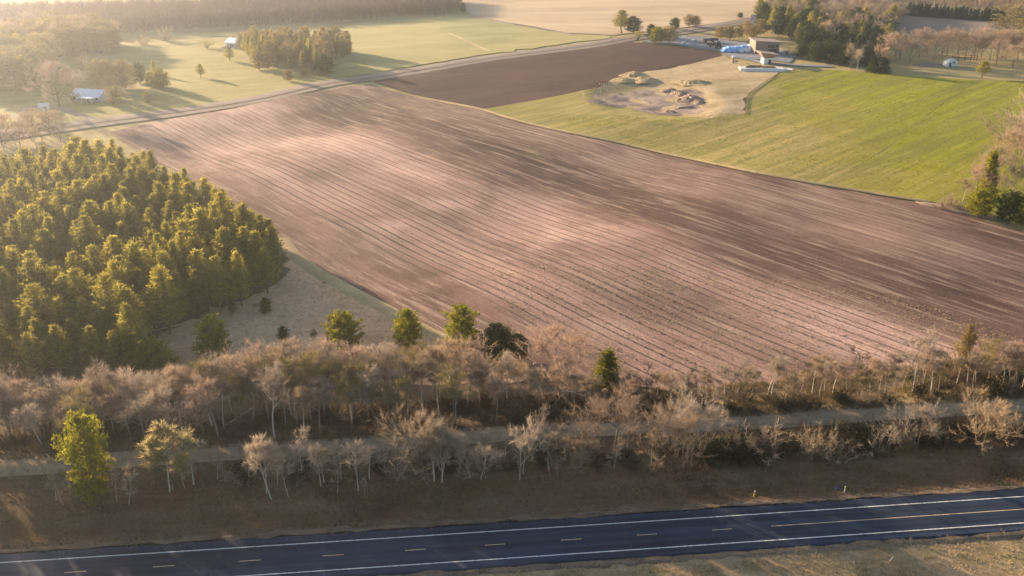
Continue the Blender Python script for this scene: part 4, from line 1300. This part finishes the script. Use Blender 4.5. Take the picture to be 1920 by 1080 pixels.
# clods and straw on the ploughed soil, blades in the green crop
def clods(name, label, poly, n, s0, s1, mat, seed):
    r = np.random.default_rng(seed)
    poly = np.array(poly)
    lo, hi = poly.min(0), poly.max(0)
    c = r.uniform(lo, hi, (n * 5, 2))
    c = c[inside(c, poly)][:n]
    m = len(c)
    s = r.uniform(s0, s1, m)[:, None]
    b = np.column_stack([c, HZ(c[:, 0], c[:, 1]) - 0.06])
    az = r.uniform(0, 6.28, m)
    P = [b + s * np.column_stack([np.cos(az + k * 2.1), np.sin(az + k * 2.1), np.zeros(m)]) * r.uniform(0.6, 1.2, m)[:, None] for k in range(3)]
    t = b + s * np.column_stack([r.normal(0, 0.2, m), r.normal(0, 0.2, m), r.uniform(0.5, 1.1, m)])
    out = np.concatenate([np.stack([P[k], P[(k + 1) % 3], t], 1) for k in range(3)])
    return tag(link(name, tri_mesh(name, out, mat)), label, 'soil', None, 'stuff')
M['clod'] = leafy('clod', (0.25, 0.16, 0.115), (0.44, 0.30, 0.22), 0.0)
clods('soil_clods', 'loose clods over the near half of the ploughed field', px_poly([(500, 410), (760, 420), (1100, 430), (1500, 470), (1960, 520), (1960, 640), (1450, 722), (1120, 712), (850, 640), (640, 532)]), 15000, 0.08, 0.22, M['clod'], 6)
tufts('straw_litter', 'pale straw litter on the lower end of the ploughed field', px_poly([(900, 500), (1300, 500), (1700, 560), (1950, 640), (1450, 720), (1120, 712), (980, 620)]), 14000, 0.10, 0.30, M['straw_pale'], 7, 0.07)
M['blade'] = leafy('crop_blade', (0.16, 0.17, 0.02), (0.33, 0.29, 0.045), 0.3)
tufts('crop_blades', 'young crop blades over the bright green field', px_poly([(1000, 215), (1180, 262), (1500, 332), (1745, 375), (1900, 300), (1920, 160), (1640, 142), (1480, 140), (1405, 215), (1250, 222)]), 26000, 0.15, 0.40, M['blade'], 8, 0.10)

tufts('sand_grass', 'pale grass thinning out over the sandy ground round the pit', px_poly([(1000, 186), (1120, 163), (1210, 132), (1350, 103), (1474, 132), (1408, 180), (1404, 216), (1330, 228), (1250, 222), (1180, 209), (1100, 197)]), 4500, 0.12, 0.35, M['straw'], 9, 0.05)

# ------------------------------------------------------------------ buildings and things of the farms
def box(V, F, cx, cy, cz, sx, sy, sz):
    b = len(V)
    for dz in (0, 1):
        for dx, dy in ((-1, -1), (1, -1), (1, 1), (-1, 1)):
            V.append((cx + dx * sx / 2, cy + dy * sy / 2, cz + dz * sz))
    F += [(b + 3, b + 2, b + 1, b), (b + 4, b + 5, b + 6, b + 7)]
    for k in range(4):
        F.append((b + k, b + (k + 1) % 4, b + 4 + (k + 1) % 4, b + 4 + k))

def boxes(name, lst, mat, parent):
    V, F = [], []
    for q in lst:
        box(V, F, *q)
    return link(name, mesh_of(name, V, F, mat), parent)

def prism(name, prof, y0, y1, mat, parent, axis='y'):
    """a profile in (x, z) swept along y (or along x)"""
    n = len(prof)
    V = [(x, y0, z) for x, z in prof] + [(x, y1, z) for x, z in prof]
    if axis == 'x':
        V = [(y, -x, z) for x, y, z in V]
    F = [tuple(range(n)), tuple(range(2 * n - 1, n - 1, -1))] + [(k, n + k, n + (k + 1) % n, (k + 1) % n) for k in range(n)]
    return link(name, mesh_of(name, V, F, mat), parent)

M['white_wall'] = plain('white_wall', (0.62, 0.62, 0.62), 0.8, 0.08)
M['house_wall'] = plain('house_wall', (0.36, 0.39, 0.46), 0.8, 0.1)  # shade over the white wall is put into this grey-blue
M['metal_roof'] = plain('metal_roof', (0.50, 0.55, 0.66), 0.45, 0.08, 1.0, 0.0, 0.5)
M['window'] = plain('window_glass', (0.03, 0.035, 0.045), 0.15, 0.1, 1.0, 0.0, 0.6)
M['barn_wall'] = plain('barn_wall', (0.26, 0.19, 0.15), 0.9, 0.2)
M['barn_roof'] = plain('barn_roof', (0.34, 0.24, 0.20), 0.7, 0.15)
M['wood'] = plain('weathered_wood', (0.30, 0.21, 0.14), 0.9, 0.25)
M['dark_wood'] = plain('dark_wood', (0.075, 0.05, 0.035), 0.9, 0.25)
M['blue_film'] = plain('blue_film', (0.24, 0.42, 0.74), 0.45, 0.25, 0.35, 0.0, 0.4)
M['pale_film'] = plain('pale_film', (0.62, 0.70, 0.82), 0.45, 0.1, 0.5, 0.0, 0.4)
M['concrete'] = plain('concrete', (0.52, 0.50, 0.47), 0.9, 0.12)
M['tyre'] = plain('tyre', (0.015, 0.015, 0.016), 0.8, 0.1)
M['dark_paint'] = plain('dark_paint', (0.055, 0.05, 0.075), 0.5, 0.1)
M['stone'] = plain('rubble', (0.26, 0.19, 0.14), 0.95, 0.3, 0.8)
M['post_white'] = plain('post_white', (0.75, 0.73, 0.68), 0.7, 0.05)
M['post_yellow'] = plain('post_yellow', (0.75, 0.50, 0.06), 0.6, 0.05)

def house(name, px, py, rz, L, W, hw, hr, label, wallm, roofm, windows=4, porch=False):
    p = at(px, py)
    o = empty(name, p[0], p[1], rz, label, 'house')
    prism('wall', [(-W / 2, -0.6), (W / 2, -0.6), (W / 2, hw), (0, hr - 0.12), (-W / 2, hw)], -L / 2, L / 2, wallm, o, 'x')
    e = 0.5
    dz = (hr - hw) * e / (W / 2)
    for s in (-1, 1):
        prof = [(s * (W / 2 + e), hw - dz), (0, hr), (0, hr + 0.18), (s * (W / 2 + e), hw - dz + 0.18)]
        prism('roof', prof if s < 0 else prof[::-1], -L / 2 - e, L / 2 + e, roofm, o, 'x')
    boxes('door', [(L * 0.08, -W / 2 - 0.03, 0, 1.0, 0.08, 2.1)], M['dark_wood'], o)
    for k in range(windows):
        x = -L / 2 + L * (k + 0.6) / windows
        w = boxes('window', [(x, -W / 2 - 0.04, 1.0, 1.3, 0.08, 1.2)], M['white_wall'], o)
        boxes('pane', [(x, -W / 2 - 0.09, 1.1, 1.1, 0.04, 1.0)], M['window'], w)
    if porch:
        boxes('porch_roof', [(L * 0.15, -W / 2 - 2.2, 2.4, L * 0.55, 3.8, 0.18)], roofm, o)
        for k in range(4):
            boxes('porch_post', [(L * 0.15 + (k - 1.5) * L * 0.17, -W / 2 - 3.8, -0.4, 0.18, 0.18, 2.8)], M['white_wall'], o)
    boxes('chimney', [(-L * 0.2, 0.6, hr - 0.6, 0.7, 0.7, 1.5)], M['stone'], o)
    return o

house('house', 172, 187, R(-14), 15, 9, 2.6, 5.0, 'long white house with pale metal roof under the pink tree', M['house_wall'], M['metal_roof'], 5, True)
house('shed', 441, 88, R(-35), 9, 8, 3.2, 5.5, 'white roofed shed beside the golden grove', M['white_wall'], M['pale_film'], 2)
house('shed', 84, 207, R(20), 3.5, 3, 2.2, 3.2, 'tiny bright white shed at the curve of the pale driveway', M['white_wall'], M['white_wall'], 1)

M['pink_roof'] = plain('pink_roof', (0.46, 0.33, 0.30), 0.7, 0.12)
house('house', 1428, 45, R(-20), 15, 9, 3.2, 6.4, 'pinkish roofed house at the edge of the far tan field', M['white_wall'], M['pink_roof'], 3)

def mound(name, px, py, sx, sy, h, mat, label, cat, seed, rz=0.0, rough_=0.55):
    """an uneven heap"""
    p = at(px, py)
    o = empty(name, p[0], p[1], rz, label, cat)
    r = np.random.default_rng(seed)
    V, F = [], []
    nr_, na = 10, 28
    ph = r.uniform(0, 6.28, 6)
    for i in range(nr_ + 1):
        t = i / nr_
        for k in range(na):
            a = 6.2832 * k / na
            w = 1 + 0.15 * math.sin(3 * a + ph[0]) + 0.1 * math.sin(5 * a + ph[1])
            z = 0.62 * h * (math.cos(t * math.pi) * 0.5 + 0.5) * (1 + rough_ * math.sin(2 * a + ph[2] + t * 4) * t) + r.normal(0, rough_ * 0.25 * h) * t * (1 - t) * 2
            V.append((sx * t * w * math.cos(a), sy * t * w * math.sin(a), z - (0.4 if i == nr_ else 0)))
    for i in range(nr_):
        for k in range(na):
            a, b = i * na + k, i * na + (k + 1) % na
            F.append((a, a + na, b + na, b))
    link('heap', mesh_of('heap', V, F, mat, False), o)
    return o

M['spoil'] = ground('spoil', [(0.16, 0.105, 0.08), (0.30, 0.21, 0.16), (0.40, 0.29, 0.21)], 0.25, None, fine=1.0, grain=0.4, bump=0.6)
for px, py, sx, sy, h, lab in ((1297, 186, 7.5, 9, 3.4, 'largest brown spoil heap at the rim of the borrow pit'), (1275, 176, 5, 6, 2.6, 'spoil heap behind the largest one at the pit rim'), (1258, 170, 5, 5, 1.8, 'low spoil heap at the back of the pit'),
                               (1310, 192, 4, 5, 2.0, 'small spoil heap before the largest one'), (1257, 211, 4, 4, 1.6, 'small reddish heap on the pit floor near its front rim'), (1290, 203, 6, 4, 1.5, 'low wide heap at the front of the pit'),
                               (1190, 141, 9, 9, 2.6, 'dark topped mound between dark field and pit'), (1212, 150, 9, 8, 2.2, 'second low mound behind the pit'), (1170, 150, 8, 6, 1.5, 'flat mound at the corner of the dark field'), (1300, 155, 10, 9, 2.0, 'grassy rise behind the spoil heaps')):
    mound('spoil_heap', px, py, sx, sy, h, M['spoil'] if px > 1240 and px != 1300 else M['bank'], lab, 'heap', px)
mound('straw_heap', 421, 90, 4, 5, 1.8, M['far_tan'], 'pale straw heap beside the white roofed shed', 'heap', 9)
mound('stone_heap', 1745, 122, 9, 4, 1.8, M['stone'], 'long brown stone heap beside the white dome', 'heap', 10)
mound('earth_bank', 1790, 392, 14, 3, 0.9, M['spoil'], 'low eroded earth bank at the hedge end', 'bank', 12, R(-40))

# barn
p = at(1432, 98)
o = empty('barn', p[0], p[1], R(6), 'brown barn with slanted flat roof and dark window band', 'barn')
L, W, h0, h1 = 15.0, 11.0, 6.6, 7.6
prism('wall', [(-L / 2, -0.6), (L / 2, -0.6), (L / 2, h0), (-L / 2, h1)], -W / 2, W / 2, M['barn_wall'], o)
prism('roof', [(-L / 2 - 0.8, h1 + 0.06), (L / 2 + 0.8, h0 - 0.07), (L / 2 + 0.8, h0 + 0.28), (-L / 2 - 0.8, h1 + 0.4)], -W / 2 - 0.9, W / 2 + 0.9, M['barn_roof'], o)
for k in range(3):
    w = boxes('window', [(1.2 + k * 2.3, -W / 2 - 0.05, 3.6, 2.1, 0.12, 1.7)], M['wood'], o)
    boxes('pane', [(1.2 + k * 2.3, -W / 2 - 0.13, 3.75, 1.85, 0.06, 1.4)], M['window'], w)
boxes('barn_door', [(3.4, -W / 2 - 0.06, -0.1, 5.5, 0.14, 2.7)], M['dark_wood'], o)
for k in range(9):
    boxes('plank', [(-6.9 + k * 0.8, -W / 2 - 0.04, 0.0, 0.62, 0.08, 6.4)], M['barn_wall'], o)
# kiosk-like building with big overhanging slanted roof
p = at(1437, 118)
o = empty('overhang_building', p[0], p[1], R(8), 'white walled hut under a wide brown slanted roof', 'hut')
boxes('wall', [(0, 0, -0.5, 5.2, 4.6, 3.6)], M['white_wall'], o)
V = [(-2.7, -2.4, 3.1), (2.7, -2.4, 3.1), (2.7, 2.4, 3.1), (-2.7, 2.4, 3.1), (-5.4, -4.4, 6.4), (5.4, -4.4, 4.9), (5.4, 4.4, 4.9), (-5.4, 4.4, 6.4)]
F = [(0, 3, 2, 1), (4, 5, 6, 7), (0, 1, 5, 4), (1, 2, 6, 5), (2, 3, 7, 6), (3, 0, 4, 7)]
r_ = link('roof', mesh_of('roof', V, F, M['barn_wall']), o)
V = [(-5.7, -4.7, 6.5), (5.7, -4.7, 4.92), (5.7, 4.7, 4.92), (-5.7, 4.7, 6.5), (-5.7, -4.7, 6.75), (5.7, -4.7, 5.2), (5.7, 4.7, 5.2), (-5.7, 4.7, 6.75)]
link('roof_sheet', mesh_of('roof_sheet', V, F, M['barn_roof']), r_)
boxes('door', [(1.0, -2.34, 0, 1.6, 0.1, 2.2)], M['dark_wood'], o)
# white platform with rails
p = at(1428, 130)
o = empty('loading_platform', p[0], p[1], R(-4), 'long pale concrete platform with edge kerb before the hut', 'platform')
boxes('slab', [(0, 0, -0.5, 24, 9, 1.3)], M['concrete'], o)
boxes('edge_beam', [(0, -4.9, -0.4, 24.6, 0.7, 1.6)], M['white_wall'], o)
boxes('edge_beam', [(0, -6.2, -0.5, 22, 1.2, 0.8)], M['white_wall'], o)
boxes('ramp', [(14.5, 1.0, -0.5, 5.0, 7.0, 0.75)], M['concrete'], o)
for i, (x, y, l_) in enumerate(((-3, 2.0, 9.0), (-6, 0.2, 6.0), (3.5, -1.5, 8.0))):
    a = empty('beam_stack', p[0] + x, p[1] + y + 0.5, R(-6 + 5 * i), ('longest brown beam stack on the pale platform', 'short beam stack at the platform end', 'low beam stack along the platform front')[i], 'beams', 'beam stacks on the platform', 1.0, 0.85)
    for k in range(3):
        boxes('beam', [(0.1 * k, (k - 1) * 0.5, 0, l_ - 0.4 * k, 0.36, 0.5)], M['wood'], a)
    boxes('beam', [(0, 0, 0.52, l_ * 0.8, 0.4, 0.45)], M['dark_wood'], a)
# pillar at the yard
p = at(1374, 118)
o = empty('stone_pillar', p[0], p[1], 0, 'short pale topped pillar at the yard corner', 'pillar')
boxes('shaft', [(0, 0, -0.4, 1.1, 1.1, 3.6)], M['stone'], o)
boxes('cap', [(0, 0, 3.22, 1.5, 1.5, 0.7)], M['white_wall'], o)
# blue covered stack
p = at(1381, 96)
o = empty('covered_stack', p[0], p[1], R(4), 'long stack under bright blue film in the farmyard', 'stack')
V, F = [], []
n_, m_ = 18, 12
rr_ = np.random.default_rng(2)
for i in range(n_ + 1):
    t = i / n_
    x = -10 + 20 * t
    hh = (2.6 + 1.6 * t) * (1 - 0.85 * abs(2 * t - 1) ** 8) + rr_.normal(0, 0.12)
    for k in range(m_ + 1):
        a = math.pi * k / m_
        c, s = math.cos(a), math.sin(a)
        V.append((x, 3.6 * math.copysign(abs(c) ** 0.6, c) + rr_.normal(0, 0.06), hh * abs(s) ** 0.6 - 0.2 + rr_.normal(0, 0.05)))
for i in range(n_):
    for k in range(m_):
        a = i * (m_ + 1) + k
        F.append((a, a + 1, a + m_ + 2, a + m_ + 1)[::-1])
link('film', mesh_of('film', V, F, M['blue_film']), o)
V2 = [(v[0] * 0.5 + 5.2, v[1] * 1.03, v[2] * 1.02 + 0.1) for v in V]
link('pale_sheet', mesh_of('pale_sheet', V2, F, M['pale_film']), o)
for k in range(5):
    boxes('weight', [(-8 + 4 * k, -3.9, -0.1, 1.2, 0.7, 0.5)], M['tyre'], o)

def wheel(x, y, r, w, parent):
    V, F = [], []
    n = 14
    for s in (-1, 1):
        for k in range(n):
            a = 6.2832 * k / n
            V.append((x + r * math.cos(a), y + s * w / 2, r + r * math.sin(a)))
    F += [tuple(range(n)), tuple(range(2 * n - 1, n - 1, -1))] + [((k + 1) % n, k, n + k, n + (k + 1) % n) for k in range(n)]
    t = link('wheel', mesh_of('wheel', V, F, M['tyre']), parent)
    V, F = [], []
    for s in (-1, 1):
        for k in range(8):
            a = 6.2832 * k / 8
            V.append((x + r * 0.5 * math.cos(a), y + s * (w / 2 + 0.03), r + r * 0.5 * math.sin(a)))
    F += [tuple(range(8)), tuple(range(15, 7, -1))] + [((k + 1) % 8, k, 8 + k, 8 + (k + 1) % 8) for k in range(8)]
    link('rim', mesh_of('rim', V, F, M['dark_paint']), t)

p = at(1347, 91)
o = empty('tractor', p[0], p[1], R(75), 'dark tractor with tall cab next to the blue covered stack', 'tractor', None, 1.35)
boxes('body', [(1.3, 0, 0.9, 2.6, 1.1, 1.0), (0, 0, 0.8, 1.6, 1.3, 0.9)], M['dark_paint'], o)
c_ = boxes('cab', [(-0.5, 0, 1.7, 1.6, 1.6, 1.5)], M['window'], o)
boxes('cab_roof', [(-0.5, 0, 3.2, 1.9, 1.8, 0.2)], M['dark_paint'], c_)
boxes('exhaust', [(1.5, 0.3, 1.9, 0.12, 0.12, 1.3)], M['tyre'], o)
for x, y, r__, w in ((-0.7, 1.05, 0.95, 0.55), (-0.7, -1.05, 0.95, 0.55), (2.0, 0.85, 0.6, 0.4), (2.0, -0.85, 0.6, 0.4)):
    wheel(x, y, r__, w, o)
for px, py, rz, lab in ((1324, 80, 20, 'dark farm trailer at the back of the yard'), (1334, 88, -15, 'low dark trailer beside the tractor'), (1338, 79, 10, 'second dark trailer behind the tractor')):
    p = at(px, py)
    o = empty('farm_trailer', p[0], p[1], R(rz), lab, 'trailer', None, 1.2)
    boxes('bed', [(0, 0, 0.9, 4.6, 2.2, 0.2)], M['dark_paint'], o)
    for a, b, c, d in ((0, 1.05, 4.6, 0.1), (0, -1.05, 4.6, 0.1), (2.25, 0, 0.1, 2.0), (-2.25, 0, 0.1, 2.0)):
        boxes('side_board', [(a, b, 1.1, c, d, 1.0)], M['dark_paint'], o)
    boxes('drawbar', [(3.1, 0, 0.75, 1.9, 0.14, 0.14)], M['tyre'], o)
    for y in (-1.0, 1.0):
        wheel(-0.6, y, 0.5, 0.3, o)
# small stuff of the yard
for k, (px, py, s, lab) in enumerate(((1282, 82, 1.6, 'pale crate at the yard end near the dark field'), (1290, 84, 1.3, 'second pale crate near the dark field'), (1300, 78, 1.8, 'grey crate at the back of the yard end'), (1415, 99, 1.4, 'pale crate between blue stack and barn'), (1422, 98, 1.2, 'smaller crate against the barn'))):
    p = at(px, py)
    o = empty('crate', p[0], p[1], R(20 * k), lab, 'crate', 'crates in the farmyard')
    boxes('side', [(0, 0, -0.1, s * 1.4, s, s * 0.8)], M['concrete'], o)
    boxes('lid', [(0, 0, s * 0.7 + 0.02, s * 1.5, s * 1.1, 0.12)], M['pale_film'], o)

# dome greenhouse
p = at(1780, 123)
o = empty('dome', p[0], p[1], R(15), 'small white arched shelter with a dark opening beside the stone heap', 'shelter')
V, F = [], []
n_, m_ = 6, 14
for i in range(n_ + 1):
    t = i / n_
    y = -2.6 + 5.2 * t
    q = 1 - 0.25 * t * t
    for k in range(m_ + 1):
        a = math.pi * k / m_
        V.append((3.6 * q * math.cos(a), y, 4.2 * q * math.sin(a) - 0.1))
for i in range(n_):
    for k in range(m_):
        a = i * (m_ + 1) + k
        F.append((a, a + 1, a + m_ + 2, a + m_ + 1)[::-1])
F.append(tuple(range(m_ + 1)))
F.append(tuple(range(n_ * (m_ + 1), (n_ + 1) * (m_ + 1)))[::-1])
link('cover', mesh_of('cover', V, F, M['white_wall']), o)
for k in range(4):
    V, F = [], []
    arc = [np.array([3.66 * math.cos(math.pi * j / 12) * (1 - 0.25 * (k / 3) ** 2), -2.6 + 5.2 * k / 3, 4.26 * math.sin(math.pi * j / 12) * (1 - 0.25 * (k / 3) ** 2)]) for j in range(13)]
    tube(V, F, arc, [0.09] * 13, 4)
    link('hoop', mesh_of('hoop', V, F, M['concrete']), o)
boxes('opening', [(-1.6, -2.63, 0.0, 1.2, 0.1, 2.0)], M['window'], o)
boxes('window', [(0.7, -2.64, 1.6, 1.4, 0.1, 0.9)], M['window'], o)
# pergola / paddock rails behind the dome
p = at(1808, 114)
o = empty('paddock_rail', p[0], p[1], R(-4), 'dark timber rail frame behind the white arched shelter', 'fence')
for k in range(5):
    boxes('post', [(-7 + 3.5 * k, 0, -0.5, 0.3, 0.3, 3.9)], M['dark_wood'], o)
for z in (0.9, 2.0, 3.2):
    boxes('rail', [(0, -0.18, z, 14.6, 0.12, 0.22)], M['dark_wood'], o)

def fence(name, pts, label, gap=3.2, hh=0.5):
    c = [at(*p) for p in pts]
    c = spline(c, 12)
    d = np.concatenate([[0], np.cumsum(np.hypot(*np.diff(c, axis=0).T))])
    n = int(d[-1] / gap)
    o = empty(name, c[0][0], c[0][1], 0, label, 'fence')
    P = []
    for k in range(n + 1):
        s = d[-1] * k / n
        P.append(np.array([np.interp(s, d, c[:, 0]), np.interp(s, d, c[:, 1])]))
    z0 = float(HZ(*c[0]))
    for q in P:
        boxes('post', [(q[0] - c[0][0], q[1] - c[0][1], float(HZ(*q)) - z0 - 0.4, 0.22, 0.22, hh + 0.5)], M['dark_wood'], o)
    for z in (0.2, 0.38):
        V, F = [], []
        tube(V, F, [np.array([q[0] - c[0][0], q[1] - c[0][1] - 0.16, float(HZ(*q)) - z0 + z]) for q in P], [0.06] * len(P), 4)
        link('rail', mesh_of('rail', V, F, M['dark_wood']), o)
fence('fence', [(1454, 142), (1435, 154), (1415, 168), (1401, 182), (1399, 200), (1398, 214)], 'dark post and rail fence between sandy ground and green field')

# twin-pole power structure beside the pit
p = at(1132, 187)
o = empty('power_pole', p[0], p[1], R(10), 'twin pole power structure beside the pit edge', 'power pole')
for s in (-1, 1):
    V, F = [], []
    tube(V, F, [np.array([s * 1.5, 0, -0.8]), np.array([s * 1.35, 0, 8.6])], [0.17, 0.12], 6)
    link('pole', mesh_of('pole', V, F, M['wood']), o)
boxes('crossarm', [(0, 0.16, 7.4, 5.2, 0.16, 0.24)], M['wood'], o)
boxes('crossarm', [(0, 0.16, 5.6, 3.6, 0.14, 0.2)], M['wood'], o)
for s in (-1, 1):
    V, F = [], []
    tube(V, F, [np.array([s * 1.4, -0.15, 3.0]), np.array([-s * 1.4, -0.15, 5.4])], [0.06, 0.06], 4)
    link('brace', mesh_of('brace', V, F, M['wood']), o)
for x in (-2.4, 0, 2.4):
    boxes('insulator', [(x, 0.16, 7.66, 0.18, 0.18, 0.5)], M['white_wall'], o)

# roadside bits
def post(px, py, h, m, label, lean=0.0, flag=False):
    p = at(px, py)
    o = empty('marker_post', p[0], p[1], 0, label, 'marker post')
    o.rotation_euler = (0, lean, 0)
    boxes('shaft', [(0, 0, -0.3, 0.14, 0.1, h + 0.3)], m, o)
    boxes('reflector', [(0, -0.07, h * 0.72, 0.22, 0.04, h * 0.22)], M['post_white'] if m is not M['post_white'] else M['post_yellow'], o)
post(1413, 931, 1.3, M['post_yellow'], 'yellow marker post on the far verge of the highway', 0.1)
post(1583, 925, 1.4, M['post_white'], 'white marker post beside the dark culvert on the far verge')
post(1668, 1052, 1.1, M['post_white'], 'white leaning marker post on the near verge of the highway', 0.5)
p = at(1571, 917)
o = empty('culvert', p[0], p[1], R(0), 'dark round culvert mouth in the far verge beside a white post', 'culvert')
V, F = [], []
for y in (-0.9, 1.6):
    for rr_ in (0.75, 0.62):
        for k in range(16):
            a = 6.2832 * k / 16
            V.append((rr_ * math.cos(a), y * 0.5, -0.42 + rr_ * math.sin(a)))
for k in range(16):
    j = (k + 1) % 16
    F += [(k, j, 16 + j, 16 + k), (k, 32 + k, 32 + j, j), (16 + k, 16 + j, 48 + j, 48 + k)]
F.append(tuple(range(48, 64)))
link('pipe', mesh_of('pipe', V, F, M['dark_paint']), o)
p = at(1660, 752)
o = empty('fallen_log', p[0], p[1], R(-30), 'white fallen log lying in the scrub above the trail', 'log')
V, F = [], []
tube(V, F, [np.array([-2.2, 0, 0.25]), np.array([0, 0.15, 0.3]), np.array([2.2, -0.1, 0.2])], [0.2, 0.17, 0.1], 7)
link('stem', mesh_of('stem', V, F, M['pale_bark']), o)
V, F = [], []
tube(V, F, [np.array([0.6, 0.1, 0.3]), np.array([1.3, 0.8, 0.9])], [0.08, 0.03], 5)
link('branch', mesh_of('branch', V, F, M['pale_bark']), o)
p = at(452, 790)
o = empty('fallen_log', p[0], p[1], R(35), 'thin broken trunk leaning in the belt above the trail', 'log')
V, F = [], []
tube(V, F, [np.array([-3, 0, 0.2]), np.array([0, 0.1, 1.2]), np.array([3, 0, 2.3])], [0.14, 0.12, 0.05], 6)
link('stem', mesh_of('stem', V, F, M['pale_bark']), o)

# ------------------------------------------------------------------ haze
hz_m, n, l = new_mat('haze_air')
pv = n.new('ShaderNodeVolumePrincipled')
pv.inputs['Color'].default_value = (0.84, 0.89, 1.0, 1)
pv.inputs['Density'].default_value = HAZE_D
pv.inputs['Anisotropy'].default_value = HAZE_G
oo = n.new('ShaderNodeOutputMaterial')
l.new(pv.outputs[0], oo.inputs['Volume'])
V, F = [], []
box(V, F, 0, 5600, -6.5, 19000, 18000, 104.5)
tag(link('haze', mesh_of('haze', V, F, hz_m)), kind='stuff')
